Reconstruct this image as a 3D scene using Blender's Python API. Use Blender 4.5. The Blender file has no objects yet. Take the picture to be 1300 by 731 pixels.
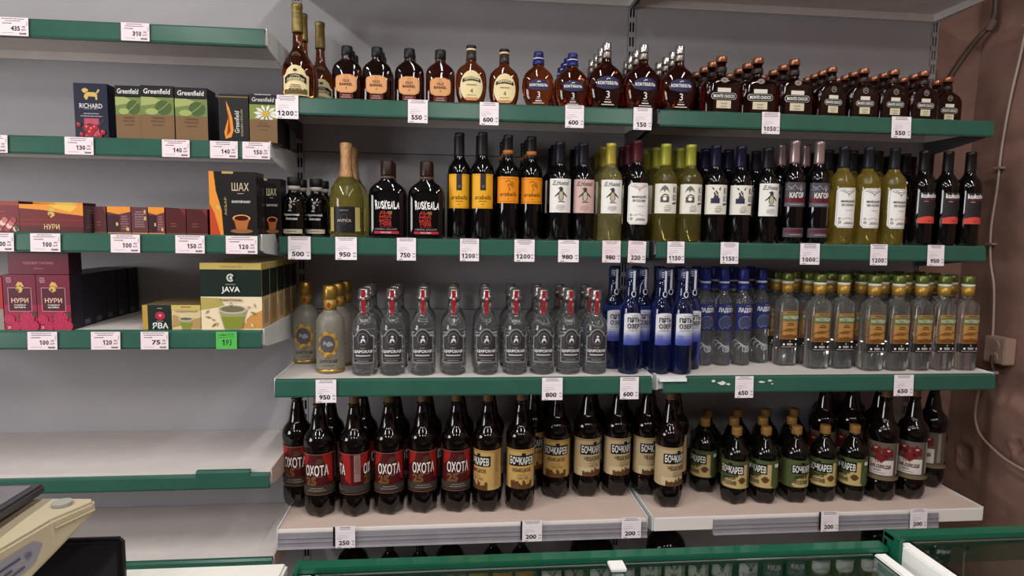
import bpy, bmesh, math, random
from mathutils import Vector, Matrix, noise
from mathutils.geometry import tessellate_polygon
random.seed(7)
SC = bpy.context.scene
COL = SC.collection
PI = math.pi

# ------------------------------------------------------------------ camera, world, lights, exposure
F_PX = 780.08
CAM = Vector((0.525, -2.2004, 1.4513))
YAW, PITCH, ROLL = -0.0966, 0.0972, 0.0154
right = Vector((math.cos(YAW), math.sin(YAW), 0)); fwd0 = Vector((-math.sin(YAW), math.cos(YAW), 0)); up0 = Vector((0, 0, 1))
FW = fwd0 * math.cos(PITCH) - up0 * math.sin(PITCH)
u2 = up0 * math.cos(PITCH) + fwd0 * math.sin(PITCH)
RT = right * math.cos(ROLL) + u2 * math.sin(ROLL)
UP = u2 * math.cos(ROLL) - right * math.sin(ROLL)
cam_d = bpy.data.cameras.new('camera'); cam = bpy.data.objects.new('camera', cam_d); COL.objects.link(cam)
m = Matrix((RT, UP, -FW)).transposed().to_4x4(); m.translation = CAM
cam.matrix_world = m
cam_d.sensor_width = 36.0; cam_d.lens = F_PX / 1300 * 36.0; cam_d.clip_start = 0.02
SC.camera = cam

world = bpy.data.worlds.new('shop_air'); SC.world = world; world.use_nodes = True
world.node_tree.nodes['Background'].inputs[0].default_value = (0.9, 0.93, 1.0, 1)
world.node_tree.nodes['Background'].inputs[1].default_value = 0.035

def area_light(name, loc, sx, sy, power, rgb=(1, .97, .93), rot=(0, 0, 0)):
    d = bpy.data.lights.new(name, 'AREA'); d.shape = 'RECTANGLE'; d.size = sx; d.size_y = sy; d.energy = power; d.color = rgb
    o = bpy.data.objects.new(name, d); o.location = loc; o.rotation_euler = rot; COL.objects.link(o)
    return o
# fluorescent strip luminaires under the ceiling of the shop
# added soft fill light at the left wall to brighten the left bay
area_light('added_side_fill', (-2.95, -2.7, 1.6), 1.3, 1.8, 62, (1.0, .97, .97), (0, -PI / 2, 0))
for lx, near, far in ((-0.9, 19, 26), (0.6, 15, 22), (2.0, 14, 19)):
    area_light('strip_light', (lx, -1.7, 2.93), 0.07, 1.2, near)
    area_light('strip_light', (lx, -3.7, 2.93), 0.07, 1.2, far)
SC.view_settings.view_transform = 'Standard'; SC.view_settings.look = 'None'
SC.view_settings.gamma = 1; SC.view_settings.use_curve_mapping = False
SC.view_settings.exposure = 0.5

def X(u, y, z):
    """x of the point at depth y and height z on the photograph's column u"""
    t = (u - 650) / F_PX
    # (dx*RT.x + dy*RT.y + dz*RT.z) = t * (dx*FW.x + dy*FW.y + dz*FW.z)
    dy, dz = y - CAM.y, z - CAM.z
    return CAM.x + (t * (dy * FW.y + dz * FW.z) - dy * RT.y - dz * RT.z) / (RT.x - t * FW.x)

# ------------------------------------------------------------------ materials
def lin(h):
    h = h.lstrip('#'); c = [int(h[i:i + 2], 16) / 255 for i in (0, 2, 4)]
    return tuple((x / 12.92 if x <= .04045 else ((x + .055) / 1.055) ** 2.4) for x in c)
MATS = {}
def M(h, rough=.5, metal=0., trans=0., spec=.32, coat=0., ior=1.45, grain=0., gscale=20., bump=0., alpha=1., name=None):
    key = (h, rough, metal, trans, spec, coat, ior, grain, gscale, bump, alpha)
    if key in MATS: return MATS[key]
    mt = bpy.data.materials.new(name or 'mat_' + h.strip('#')); mt.use_nodes = True
    nt = mt.node_tree; b = nt.nodes['Principled BSDF']
    c = lin(h) + (1,)
    b.inputs['Base Color'].default_value = c; b.inputs['Roughness'].default_value = rough
    b.inputs['Metallic'].default_value = metal; b.inputs['Transmission Weight'].default_value = trans
    b.inputs['Specular IOR Level'].default_value = spec; b.inputs['Coat Weight'].default_value = coat
    b.inputs['IOR'].default_value = ior; b.inputs['Alpha'].default_value = alpha
    if grain or bump:
        tc = nt.nodes.new('ShaderNodeTexCoord'); nz = nt.nodes.new('ShaderNodeTexNoise')
        nz.inputs['Scale'].default_value = gscale; nz.inputs['Detail'].default_value = 6; nz.inputs['Roughness'].default_value = .62
        nt.links.new(tc.outputs['Object'], nz.inputs['Vector'])
        if grain:
            rp = nt.nodes.new('ShaderNodeMapRange'); rp.inputs[1].default_value = .3; rp.inputs[2].default_value = .7
            rp.inputs[3].default_value = 1 - grain; rp.inputs[4].default_value = 1 + grain * .5
            nt.links.new(nz.outputs['Fac'], rp.inputs[0])
            mx = nt.nodes.new('ShaderNodeMix'); mx.data_type = 'RGBA'; mx.blend_type = 'MULTIPLY'; mx.inputs[0].default_value = 1
            mx.inputs[6].default_value = c; nt.links.new(rp.outputs[0], mx.inputs[7]); nt.links.new(mx.outputs[2], b.inputs['Base Color'])
        if bump:
            bp = nt.nodes.new('ShaderNodeBump'); bp.inputs['Strength'].default_value = bump; bp.inputs['Distance'].default_value = .01
            nt.links.new(nz.outputs['Fac'], bp.inputs['Height']); nt.links.new(bp.outputs[0], b.inputs['Normal'])
    MATS[key] = mt
    return mt
def G(h, rough=.02, ior=1.46, trans=1.): return M(h, rough=rough, trans=trans, ior=ior)          # clear or tinted glass
GREEN = M('#2f584b', .25, grain=.12, gscale=9)
BOARD = M('#cfc8c4', .45, grain=.07, gscale=14)
PANEL = M('#a19fa3', .5, grain=.06, gscale=5, bump=.03)
STEEL = M('#8f8e92', .4, metal=.3, grain=.1)
WHITEMET = M('#d9dcdc', .35, grain=.1, gscale=30)
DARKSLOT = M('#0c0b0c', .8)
PAPER = M('#e9dfe5', .6)
PINKPAPER = M('#e4d3d9', .6)
INK = M('#17161a', .6); GREYINK = M('#6e686c', .6); LIGHTINK = M('#a79ea3', .6)
BLACKGLASS = M('#060506', .04, spec=.6)
BROWNGLASS = M('#0b0504', .05, spec=.6)

# ------------------------------------------------------------------ mesh helpers
def link(name, verts, faces, mats, idx=None, parent=None, smooth=False, loc=(0, 0, 0)):
    me = bpy.data.meshes.new(name); me.from_pydata(verts, [], faces)
    for mt in (mats if isinstance(mats, (list, tuple)) else [mats]): me.materials.append(mt)
    if idx: me.polygons.foreach_set('material_index', idx)
    if smooth: me.polygons.foreach_set('use_smooth', [True] * len(me.polygons))
    me.update()
    o = bpy.data.objects.new(name, me); COL.objects.link(o); o.location = loc
    if parent: o.parent = parent
    return o
class MB:
    """collects boxes, prisms and tubes into one mesh"""
    def __init__(s): s.v = []; s.f = []
    def box(s, x0, x1, y0, y1, z0, z1):
        n = len(s.v)
        s.v += [(x0, y0, z0), (x1, y0, z0), (x1, y1, z0), (x0, y1, z0), (x0, y0, z1), (x1, y0, z1), (x1, y1, z1), (x0, y1, z1)]
        s.f += [tuple(n + i for i in q) for q in ((3, 2, 1, 0), (4, 5, 6, 7), (0, 1, 5, 4), (1, 2, 6, 5), (2, 3, 7, 6), (3, 0, 4, 7))]
        return s
    def prism_x(s, pts, x0, x1):           # polygon in (y, z) pushed along x
        n = len(s.v); k = len(pts)
        s.v += [(x0, p[0], p[1]) for p in pts] + [(x1, p[0], p[1]) for p in pts]
        s.f += [tuple(range(n + k - 1, n - 1, -1)), tuple(range(n + k, n + 2 * k))]
        s.f += [(n + i, n + (i + 1) % k, n + k + (i + 1) % k, n + k + i) for i in range(k)]
        return s
    def prism_y(s, pts, y0, y1):           # polygon in (x, z) pushed along y
        n = len(s.v); k = len(pts)
        s.v += [(p[0], y0, p[1]) for p in pts] + [(p[0], y1, p[1]) for p in pts]
        s.f += [tuple(range(n, n + k)), tuple(range(n + 2 * k - 1, n + k - 1, -1))]
        s.f += [(n + (i + 1) % k, n + i, n + k + i, n + k + (i + 1) % k) for i in range(k)]
        return s
    def tube(s, pts, r, seg=10):
        n = len(s.v); P = [Vector(p) for p in pts]
        for i, p in enumerate(P):
            d = (P[min(i + 1, len(P) - 1)] - P[max(i - 1, 0)]).normalized()
            a = d.orthogonal().normalized() if i == 0 else (a - d * a.dot(d)).normalized()
            b = d.cross(a)
            for k in range(seg):
                t = 2 * PI * k / seg; q = p + a * (r * math.cos(t)) + b * (r * math.sin(t)); s.v.append(tuple(q))
        for i in range(len(P) - 1):
            for k in range(seg):
                a0 = n + i * seg + k; a1 = n + i * seg + (k + 1) % seg
                s.f.append((a0, a1, a1 + seg, a0 + seg))
        s.f += [tuple(n + k for k in range(seg - 1, -1, -1)), tuple(n + (len(P) - 1) * seg + k for k in range(seg))]
        return s
    def build(s, name, mat, parent=None, smooth=False, bevel=0, loc=(0, 0, 0)):
        o = link(name, s.v, s.f, mat, parent=parent, smooth=smooth, loc=loc)
        bm = bmesh.new(); bm.from_mesh(o.data); bmesh.ops.recalc_face_normals(bm, faces=bm.faces)
        if bevel: bmesh.ops.bevel(bm, geom=list(bm.edges), offset=bevel, segments=2, affect='EDGES', clamp_overlap=True)
        bm.to_mesh(o.data); bm.free()
        return o
def smooth_path(pts, n=6):
    P = [Vector(p) for p in pts]; out = []
    for i in range(len(P) - 1):
        p0, p1, p2, p3 = P[max(i - 1, 0)], P[i], P[i + 1], P[min(i + 2, len(P) - 1)]
        for k in range(n):
            t = k / n
            out.append(.5 * ((2 * p1) + (p2 - p0) * t + (2 * p0 - 5 * p1 + 4 * p2 - p3) * t * t + (3 * p1 - p0 - 3 * p2 + p3) * t ** 3))
    out.append(P[-1]); return out
def tag(o, label=None, cat=None, group=None, kind=None):
    if label: o['label'] = label
    if cat: o['category'] = cat
    if group: o['group'] = group
    if kind: o['kind'] = kind
    return o
def empty(name, loc=(0, 0, 0)):
    o = bpy.data.objects.new(name, None); o.location = loc; o.empty_display_size = .05; COL.objects.link(o); return o
def dup(root):
    r = root.copy(); COL.objects.link(r)
    for ch in list(root.children):
        c = ch.copy(); COL.objects.link(c); c.parent = r
        for g in list(ch.children):
            d = g.copy(); COL.objects.link(d); d.parent = c
    return r
def spow(a, e): return math.copysign(abs(a) ** e, a)
def loft(name, rings, mat, parent=None, seg=28, smooth=True):
    """rings: (z, rx, ry, exponent, lobe) closed top and bottom; a body with any superelliptic section"""
    v = []; f = []
    for r in rings:
        z, rx, ry, n, lobe = (list(r) + [2, 0])[:5] if len(r) < 5 else r
        for k in range(seg):
            t = 2 * PI * (k + .5) / seg; q = 1 - lobe * (.5 - .5 * math.cos(5 * t + .6))
            v.append((rx * q * spow(math.cos(t), 2 / n), ry * q * spow(math.sin(t), 2 / n), z))
    for i in range(len(rings) - 1):
        for k in range(seg):
            a = i * seg + k; b = i * seg + (k + 1) % seg
            f.append((a, b, b + seg, a + seg))
    f.append(tuple(range(seg - 1, -1, -1))); f.append(tuple((len(rings) - 1) * seg + k for k in range(seg)))
    o = link(name, v, f, mat, parent=parent)
    if smooth:
        for p in o.data.polygons: p.use_smooth = len(p.vertices) == 4
    return o
def lathe(name, prof, mat, parent=None, seg=28, smooth=True):
    return loft(name, [(z, r, r, 2, 0) for z, r in prof], mat, parent, seg, smooth)

# ------------------------------------------------------------------ flat print (labels, lettering)
TXT = {}
def glyphs(s, bold=0., shear=0.):
    key = (s, bold, shear)
    if key in TXT: return TXT[key]
    if s.isdigit() and '1' in s and len(s) > 1:          # figures set on equal widths, with a flagged one
        T = []; one = [(.20, 0), (.38, 0), (.38, 1), (.25, 1), (.0, .80), (.0, .62), (.20, .74)]
        for i, ch in enumerate(s):
            if ch == '1': T += [tuple((one[j][0] + .04 + i * .62, one[j][1]) for j in t) for t in tessellate_polygon([[Vector((a, b, 0)) for a, b in one]])]
            else: T += [tuple((.27 + p[0] * .54 + i * .62, .5 + p[1]) for p in t) for t in glyphs(ch, bold, shear)[0]]
        xs = [p[0] for t in T for p in t]; x0, x1 = min(xs), max(xs)
        TXT[key] = ([tuple(((p[0] - x0) / (x1 - x0) - .5, p[1] - .5) for p in t) for t in T], x1 - x0); return TXT[key]
    cu = bpy.data.curves.new('lettering', 'FONT'); cu.body = s; cu.resolution_u = 2; cu.offset = bold; cu.shear = shear; cu.fill_mode = 'FRONT'
    ob = bpy.data.objects.new('lettering', cu); me = ob.to_mesh(); me.calc_loop_triangles()
    V = [(p.co.x, p.co.y) for p in me.vertices]; T = [tuple(V[i] for i in t.vertices) for t in me.loop_triangles]
    ob.to_mesh_clear(); bpy.data.objects.remove(ob); bpy.data.curves.remove(cu)
    xs = [p[0] for t in T for p in t]; ys = [p[1] for t in T for p in t]
    x0, x1, y0, y1 = min(xs), max(xs), min(ys), max(ys)
    T = [tuple(((p[0] - x0) / (x1 - x0) - .5, (p[1] - y0) / (y1 - y0) - .5) for p in t) for t in T]
    TXT[key] = (T, (x1 - x0) / (y1 - y0)); return TXT[key]
class Print:
    """layers of flat print laid on a surface; surf(s, z, offset) -> point; coordinates in metres"""
    def __init__(s, surf, sub=None, off=.0004, step=.0002):
        s.surf = surf; s.sub = sub; s.off = off; s.step = step; s.tr = []
    def _add(s, tris, mat):
        st = list(tris); out = []
        while st:
            t = st.pop()
            if s.sub:
                e = max(((abs(t[i][0] - t[(i + 1) % 3][0]), i) for i in range(3)))
                if e[0] > s.sub:
                    i = e[1]; a, b, c = t[i], t[(i + 1) % 3], t[(i + 2) % 3]; mm = ((a[0] + b[0]) / 2, (a[1] + b[1]) / 2)
                    st += [(a, mm, c), (mm, b, c)]; continue
            out.append(t)
        s.tr.append((out, mat, s.off)); s.off += s.step
        return s
    def rect(s, s0, s1, z0, z1, mat): return s._add([((s0, z0), (s1, z0), (s1, z1)), ((s0, z0), (s1, z1), (s0, z1))], mat)
    def poly(s, pts, mat):
        tri = tessellate_polygon([[Vector((p[0], p[1], 0)) for p in pts]])
        return s._add([tuple(pts[i] for i in t) for t in tri], mat)
    def polys(s, L, mat):
        T = []
        for pts in L:
            T += [tuple(pts[i] for i in t) for t in tessellate_polygon([[Vector((p[0], p[1], 0)) for p in pts]])]
        return s._add(T, mat)
    def rects(s, L, mat):
        T = []
        for (a, b, c, d) in L: T += [((a, c), (b, c), (b, d)), ((a, c), (b, d), (a, d))]
        return s._add(T, mat)
    def ell(s, cs, cz, rs, rz, mat, n=18, a0=0, a1=2 * PI):
        p = [(cs + rs * math.cos(a0 + (a1 - a0) * k / n), cz + rz * math.sin(a0 + (a1 - a0) * k / n)) for k in range(n if a1 - a0 > 6 else n + 1)]
        return s._add([((cs, cz), p[k], p[(k + 1) % len(p)]) for k in range(len(p) if a1 - a0 > 6 else n)], mat)
    def ring(s, cs, cz, rs, rz, t, mat, n=20, a0=0, a1=2 * PI):
        T = []
        for k in range(n):
            a, b = a0 + (a1 - a0) * k / n, a0 + (a1 - a0) * (k + 1) / n
            A, B = (cs + rs * math.cos(a), cz + rz * math.sin(a)), (cs + rs * math.cos(b), cz + rz * math.sin(b))
            C, D = (cs + (rs - t) * math.cos(b), cz + (rz - t) * math.sin(b)), (cs + (rs - t) * math.cos(a), cz + (rz - t) * math.sin(a))
            T += [(A, B, C), (A, C, D)]
        return s._add(T, mat)
    def frame(s, s0, s1, z0, z1, t, mat): return s.rects([(s0, s1, z0, z0 + t), (s0, s1, z1 - t, z1), (s0, s0 + t, z0, z1), (s1 - t, s1, z0, z1)], mat)
    def line(s, pts, t, mat):
        T = []
        for (a, b), (c, d) in zip(pts, pts[1:]):
            l = math.hypot(c - a, d - b) or 1; nx, nz = -(d - b) / l * t / 2, (c - a) / l * t / 2
            T += [((a + nx, b + nz), (c + nx, d + nz), (c - nx, d - nz)), ((a + nx, b + nz), (c - nx, d - nz), (a - nx, b - nz))]
        return s._add(T, mat)
    def text(s, txt, cs, cz, h, mat, w=None, bold=0., shear=0., rot=0., arch=0.):
        T, asp = glyphs(txt, bold, shear); w = w or h * asp; ca, sa = math.cos(rot), math.sin(rot)
        def q(p):
            x, y = p[0] * w, p[1] * h + arch * (1 - 4 * p[0] * p[0])
            return (cs + x * ca - y * sa, cz + x * sa + y * ca)
        return s._add([tuple(q(p) for p in t) for t in T], mat)
    def bars(s, cs, z0, w, n, dz, t, mat, seed=1):
        rr = random.Random(seed); L = []
        for i in range(n):
            ww = w * rr.uniform(.6, 1); x = -ww / 2; z = z0 - i * dz
            while x < ww / 2 - .0006:
                l = min(rr.uniform(.0015, .005) * max(1, w / .03), ww / 2 - x); L.append((cs + x, cs + x + l, z, z + t)); x += l + .0008
        return s.rects(L, mat)
    def build(s, name, parent=None):
        v = []; f = []; idx = []; mats = []
        for tr, mt, off in s.tr:
            if mt not in mats: mats.append(mt)
            k = mats.index(mt)
            for t in tr:
                n = len(v); v += [s.surf(p[0], p[1], off) for p in t]
                (ax, az), (bx, bz), (cx, cz) = t
                f.append((n, n + 1, n + 2) if (bx - ax) * (cz - az) - (bz - az) * (cx - ax) > 0 else (n, n + 2, n + 1)); idx.append(k)
        return link(name, v, f, mats, idx, parent)
def on_round(R): return lambda s, z, o: ((R + o) * math.sin(s / R), -(R + o) * math.cos(s / R), z)
def on_flat(rx, ry, n): return lambda s, z, o: (s, -ry * max(0., 1 - min(1, abs(s / rx)) ** n) ** (1 / n) - o, z)
def on_face(y): return lambda s, z, o: (s, y - o, z)
def on_side(x, sgn=1): return lambda s, z, o: (x + sgn * o, s * sgn, z)
def rpoly(s0, s1, z0, z1, c):      # rectangle with cut corners
    return [(s0 + c, z0), (s1 - c, z0), (s1, z0 + c), (s1, z1 - c), (s1 - c, z1), (s0 + c, z1), (s0, z1 - c), (s0, z0 + c)]

def ordn(i): return ['first', 'second', 'third', 'fourth', 'fifth', 'sixth', 'seventh', 'eighth', 'ninth', 'tenth', 'eleventh', 'twelfth'][i - 1]

# ------------------------------------------------------------------ setting
W = 1.15
WALLPINK = M('#8a6a5f', .8, grain=.18, gscale=6, bump=.35)
CONCRETE = M('#8d8a86', .7, grain=.15, gscale=4, bump=.1)
tag(MB().box(-3.0, 3.3, -5.2, .2, -.05, 0).build('floor', M('#6f6a66', .4, grain=.1, gscale=3)), kind='structure')
tag(MB().box(-3.0, 3.3, -5.2, .2, 3.0, 3.05).build('ceiling', M('#8f8d8a', .8)), kind='structure')
tag(MB().box(-3.0, 3.3, .07, .17, 0, 3.0).build('wall_back', WALLPINK), kind='structure')
tag(MB().box(-3.1, -3.0, -5.2, .17, 0, 3.0).build('wall_left', M('#6b6663', .8)), kind='structure')
tag(MB().box(-3.0, 3.3, -5.3, -5.2, 0, 3.0).build('wall_front', M('#4f4b49', .8)), kind='structure')
# the plastered right wall: uneven, with a rough ledge and a hacked hole low down
def right_wall():
    ny, nz = 130, 190; y0, y1, z0, z1 = -1.3, .07, 0., 3.0; v = []; f = []
    for i in range(nz + 1):
        z = z0 + (z1 - z0) * i / nz
        for j in range(ny + 1):
            y = y0 + (y1 - y0) * j / ny
            x = 2.548 + .005 * noise.noise((y * 3, z * 3, 1)) + .0025 * noise.noise((y * 17, z * 17, 4))
            edge = .875 + .03 * noise.noise((y * 9, 0, 3)) + .012 * noise.noise((y * 40, 0, 9))
            if y < -.1:
                k = min(1, max(0, (edge - z) / .03)) * min(1, max(0, (-.1 - y) / .05)); fade = max(0, 1 - max(0, edge - z - .02) / .8)
                x -= k * fade * (.020 + .003 * noise.noise((y * 14, z * 14, 2)))
            for hy, hz, hr, hd in ((-.03, .58, .035, .03), (-.26, .70, .02, .02)):
                d = math.hypot(y - hy, (z - hz) * .8) / hr * (1 + .5 * noise.noise((y * 30, z * 30, 7)))
                if d < 1: x += hd * (1 - d * d)
                elif d < 1.7: x -= .008 * (1 - abs(d - 1.3) / .4) if abs(d - 1.3) < .4 else 0
            v.append((x, y, z))
    for i in range(nz):
        for j in range(ny):
            a = i * (ny + 1) + j; f.append((a, a + ny + 1, a + ny + 2, a + 1))
    o = link('wall_right', v, f, WALLPINK, smooth=True)
    return tag(o, kind='structure')
right_wall()
tag(MB().box(2.548, 2.65, -5.2, -1.3, 0, 3.0).build('wall_right', WALLPINK), kind='structure')

# ------------------------------------------------------------------ shelving: back panels, uprights, shelves
unit = empty('shelving_unit'); tag(unit, 'grey metal shelving back with slotted uprights behind all the shelves', 'shelving')
BACK_SEAMS = [0.08, .62, 1.158, 1.702, 2.246, 2.62]
for s in (-1, 0, 1):
    for a, b in zip(BACK_SEAMS, BACK_SEAMS[1:]):
        MB().box(s * W + .014, (s + 1) * W - .014, 0, .012, a + .0012, b - .0012).build('back_panel', PANEL, unit, bevel=.0012)
for s in (-1, 0, 1, 2):
    x = s * W; mb = MB()
    mb.box(x - .013, x + .013, .022, .06, .0, 2.62)
    for xx in (x - .013, x - .0015, x + .009): mb.box(xx, xx + .004 if xx != x - .0015 else x + .0015, -.001, .022, 0, 2.62)
    z = .03
    while z < 2.6:
        mb.box(x - .013, x + .013, -.0008, .004, z, z + .017); z += .05
    mb.build('upright', M('#a3a1a6', .5), unit)
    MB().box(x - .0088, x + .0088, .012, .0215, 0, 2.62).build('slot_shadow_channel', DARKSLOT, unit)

SZ = dict(s1=1.8238, s2=1.4139, s3=1.0, s4=.5459, L1=2.0022, L2=1.6885, L3=1.4188, L4=1.1516, L5=.7256, L6=.4518)
SD = dict(s1=.293, s2=.304, s3=.384, s4=.392, L1=.327, L2=.314, L3=.418, L4=.419, L5=.378, L6=.372)
def rail_profile(d, z, h=.05, drop=0.):       # slanted price channel with lips
    return [(-d + .006, z + .0015 - drop), (-d - .004, z + .001 - drop), (-d - .010, z - .004 - drop), (-d - .013, z - h + .005), (-d - .011, z - h), (-d + .004, z - h), (-d + .004, z - h + .003), (-d - .008, z - h + .004),
            (-d - .0055, z - .006 - drop), (-d + .006, z - .003 - drop)]
def shelf(sec, key, label, rail='green', bracket=None, bh=1.):
    z, d = SZ[key], SD[key]; x0, x1 = sec * W + .012, (sec + 1) * W - .012
    rows = MB().box(x0, x1, -d + .006, -.004, z - .004, z).box(x0, x1, -d + .006, -d + .010, z - .040, z - .004)
    rows.box(x0, x1, -.008, -.004, z - .03, z - .004).box(x0, x0 + .003, -d + .01, -.008, z - .03, z - .004).box(x1 - .003, x1, -d + .01, -.008, z - .03, z - .004)
    root = rows.build('store_shelf', BOARD); tag(root, label, 'shelf', 'shelves of the wall shelving')
    if rail == 'green': MB().prism_x(rail_profile(d, z), x0, x1).build('price_rail', GREEN, root)
    bm_ = bracket or STEEL
    for x in (x0 - .005, x1 + .001):
        pts = [(-d + .002, z + .004), (-d + .002, z - .042 * bh), (-d + .03, z - .05 * bh), (-.004, z - .085 * bh), (-.0025, z - .085 * bh), (-.0025, z + .004)]
        MB().prism_x(pts, x, x + .004).build('bracket', bm_, root)
    return root
DARKBR = M('#4a474b', .5)
shelf(0, 's1', 'top bottle shelf in the middle bay, carrying flasks and cognac', bracket=DARKBR)
shelf(1, 's1', 'top bottle shelf in the right bay, carrying copper-capped square bottles', bracket=DARKBR)
shelf(0, 's2', 'second shelf of the middle bay, carrying balsams and yellow-labelled wine', bracket=DARKBR)
shelf(1, 's2', 'second shelf of the right bay, carrying wine bottles', bracket=DARKBR)
s3a = shelf(0, 's3', 'third shelf of the middle bay, carrying clear vodka bottles', bracket=WHITEMET)
# broken rail in the right bay
z, d = SZ['s3'], SD['s3']
s3b = shelf(1, 's3', 'third shelf of the right bay with chipped green price rail', rail=None, bracket=WHITEMET)
xa, xb = W + .012, 2 * W - .012
MB().prism_x(rail_profile(d, z), xa + .09, xb).build('price_rail', GREEN, s3b)
MB().prism_x(rail_profile(d, z - .014, .036), xa + .012, xa + .09).build('price_rail_broken_end', GREEN, s3b)
MB().prism_x([(-d + .008, z), (-d - .014, z - .004), (-d - .016, z - .012), (-d + .004, z - .012)], xa + .0, xa + .085).build('torn_edge_strip', WHITEMET, s3b)
sc = Print(lambda s, zz, o: (s, -d - .0095 - .003 * (z - zz) / .05 - .003 - o, zz), off=.0004)
rr = random.Random(3)
def blob(cx, cz, w, h, n=14): return [(cx + w * math.cos(2 * PI * k / n) * rr.uniform(.45, 1), cz + h * math.sin(2 * PI * k / n) * rr.uniform(.4, 1)) for k in range(n)]
sc.polys([blob(X(904, -d, z) , z - .012, .008, .006), blob(X(914, -d, z), z - .018, .016, .007), blob(X(922, -d, z), z - .022, .009, .005),
          blob(X(965, -d, z), z - .016, .014, .004), blob(X(975, -d, z), z - .012, .010, .005), blob(X(978, -d, z), z - .022, .005, .003)], M('#d8d8d4', .7))
sc.build('scraped_paint', s3b)
# bottom beer shelves with grey plastic label holders
GREYRAIL = M('#8c888f', .25, grain=.15, gscale=12); SHELFBEIGE = M('#c9b4a9', .5, grain=.06, gscale=10)
for sec, lab in ((0, 'low beer shelf of the middle bay with grey plastic label holder'), (1, 'low beer shelf of the right bay with white front edge')):
    z4, d4 = SZ['s4'], SD['s4']
    o = shelf(sec, 's4', lab, rail=None, bracket=WHITEMET); o.data.materials[0] = SHELFBEIGE
    x0, x1 = sec * W + .012, (sec + 1) * W - .012
    MB().box(x0, x1, -d4 - .002, -d4 + .006, z4 - .042, z4 + .001).build('front_edge', M('#e2dbd6', .4), o, bevel=.0015)
    a, b = (x0, x1) if sec == 0 else (X(905, -d4, z4), X(1190, -d4, z4))
    mb = MB().prism_x([(-d4 - .002, z4 - .008), (-d4 - .007, z4 - .009), (-d4 - .010, z4 - .05), (-d4 - .013, z4 - .056), (-d4 - .004, z4 - .056), (-d4 - .002, z4 - .05)], a, b)
    mb.box(a, b, -d4 - .0105, -d4 - .005, z4 - .024, z4 - .022).box(a, b, -d4 - .0115, -d4 - .005, z4 - .037, z4 - .035)
    mb.build('label_holder', GREYRAIL, o)
# left bay
shelf(-1, 'L1', 'topmost green-edged shelf of the left bay, nearly empty', bracket=WHITEMET)
shelf(-1, 'L2', 'left bay shelf carrying the tall green and black tea boxes', bracket=WHITEMET)
shelf(-1, 'L3', 'left bay shelf carrying low red tea boxes', bracket=WHITEMET)
shelf(-1, 'L4', 'left bay shelf carrying raspberry and cream tea boxes', bracket=WHITEMET)
z5, d5 = SZ['L5'], SD['L5']
o5 = shelf(-1, 'L5', 'empty white shelf of the left bay with worn green edge', rail=None, bracket=SHELFBEIGE)
xl, xr = -W + .012, -.012
MB().prism_x(rail_profile(d5, z5 - .011, .04), xl, X(250, -d5, z5)).build('price_rail', GREEN, o5)
MB().prism_x(rail_profile(d5, z5 + .002, .053), X(250, -d5, z5), X(318, -d5, z5)).build('price_rail', GREEN, o5)
MB().prism_x(rail_profile(d5, z5 - .009, .042), X(318, -d5, z5), xr).build('price_rail', GREEN, o5)
o6 = shelf(-1, 'L6', 'lowest empty white shelf of the left bay', rail=None, bracket=SHELFBEIGE)
MB().prism_x(rail_profile(SD['L6'], SZ['L6'] - .002, .04), xl, xr).build('price_rail', GREEN, o6)
# canopy shelves above the picture and base shelves below the beer
SZ['c'] = 2.262; SD['c'] = .36
for sec in (0, 1): shelf(sec, 'c', ['canopy shelf above the middle bay, underside just in view', 'canopy shelf above the right bay, seen from below'][sec], bracket=STEEL, bh=.45)
SZ['b'] = .10; SD['b'] = .40
for sec in (0, 1): shelf(sec, 'b', ['base shelf near the floor of the middle bay', 'base shelf near the floor of the right bay'][sec])

# ------------------------------------------------------------------ bottle bodies
PROTO = {}; USED = set()
def wine(name, h, R, glass, cap, capz=.775, capr=.41, seg=28, ring=None):
    p = [(0, .86), (.006, .96), (.018, 1), (.60, 1), (.645, .975), (.68, .90), (.705, .78), (.73, .62), (.755, .49), (.78, .42), (.82, .395), (.985, .375)]
    o = lathe(name, [(z * h, r * R) for z, r in p], glass, None, seg)
    lathe('capsule', [(capz * h, capr * R + .0004), (.80 * h, capr * R + .0006), (.962 * h, .385 * R + .0008), (.964 * h, .42 * R), (.997 * h, .42 * R), (h, .36 * R)], cap, o, 20)
    if ring:
        lathe('neck_band', [(ring[0] * h, .41 * R + .0012), (ring[1] * h, .405 * R + .0012)], ring[2], o, 20)
    return o
def pet(name, h, R, cap, body=BROWNGLASS):
    L = [(0, .62, .22), (.012, .78, .24), (.04, .93, .17), (.075, .99, .08), (.11, 1.0, 0), (.165, 1.0, 0), (.185, .965, 0), (.20, .925, 0), (.55, .925, 0), (.565, .955, 0), (.585, 1.0, 0), (.625, 1.01, 0), (.66, .97, 0), (.69, .86, 0),
         (.715, .70, 0), (.735, .60, 0), (.76, .54, 0), (.84, .44, 0), (.90, .345, 0), (.918, .30, 0), (.922, .38, 0), (.932, .38, 0), (.936, .29, 0), (.96, .28, 0)]
    o = loft(name, [(z * h, r * R, r * R, 2, l) for z, r, l in L], body, None, 40)
    v = [(.938, .325), (.942, .33), (.99, .325), (1.0, .29)]
    lathe('cap', [(z * h, r * R) for z, r in v], cap, o, 20)
    return o
def flask(name, rings, glass, w, d, h, n=2.6):
    return loft(name, [(z * h, rw * w / 2, (rd if rd is not None else rw) * d / 2, nn or n, 0) for z, rw, rd, nn in rings], glass, None, 32)
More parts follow.
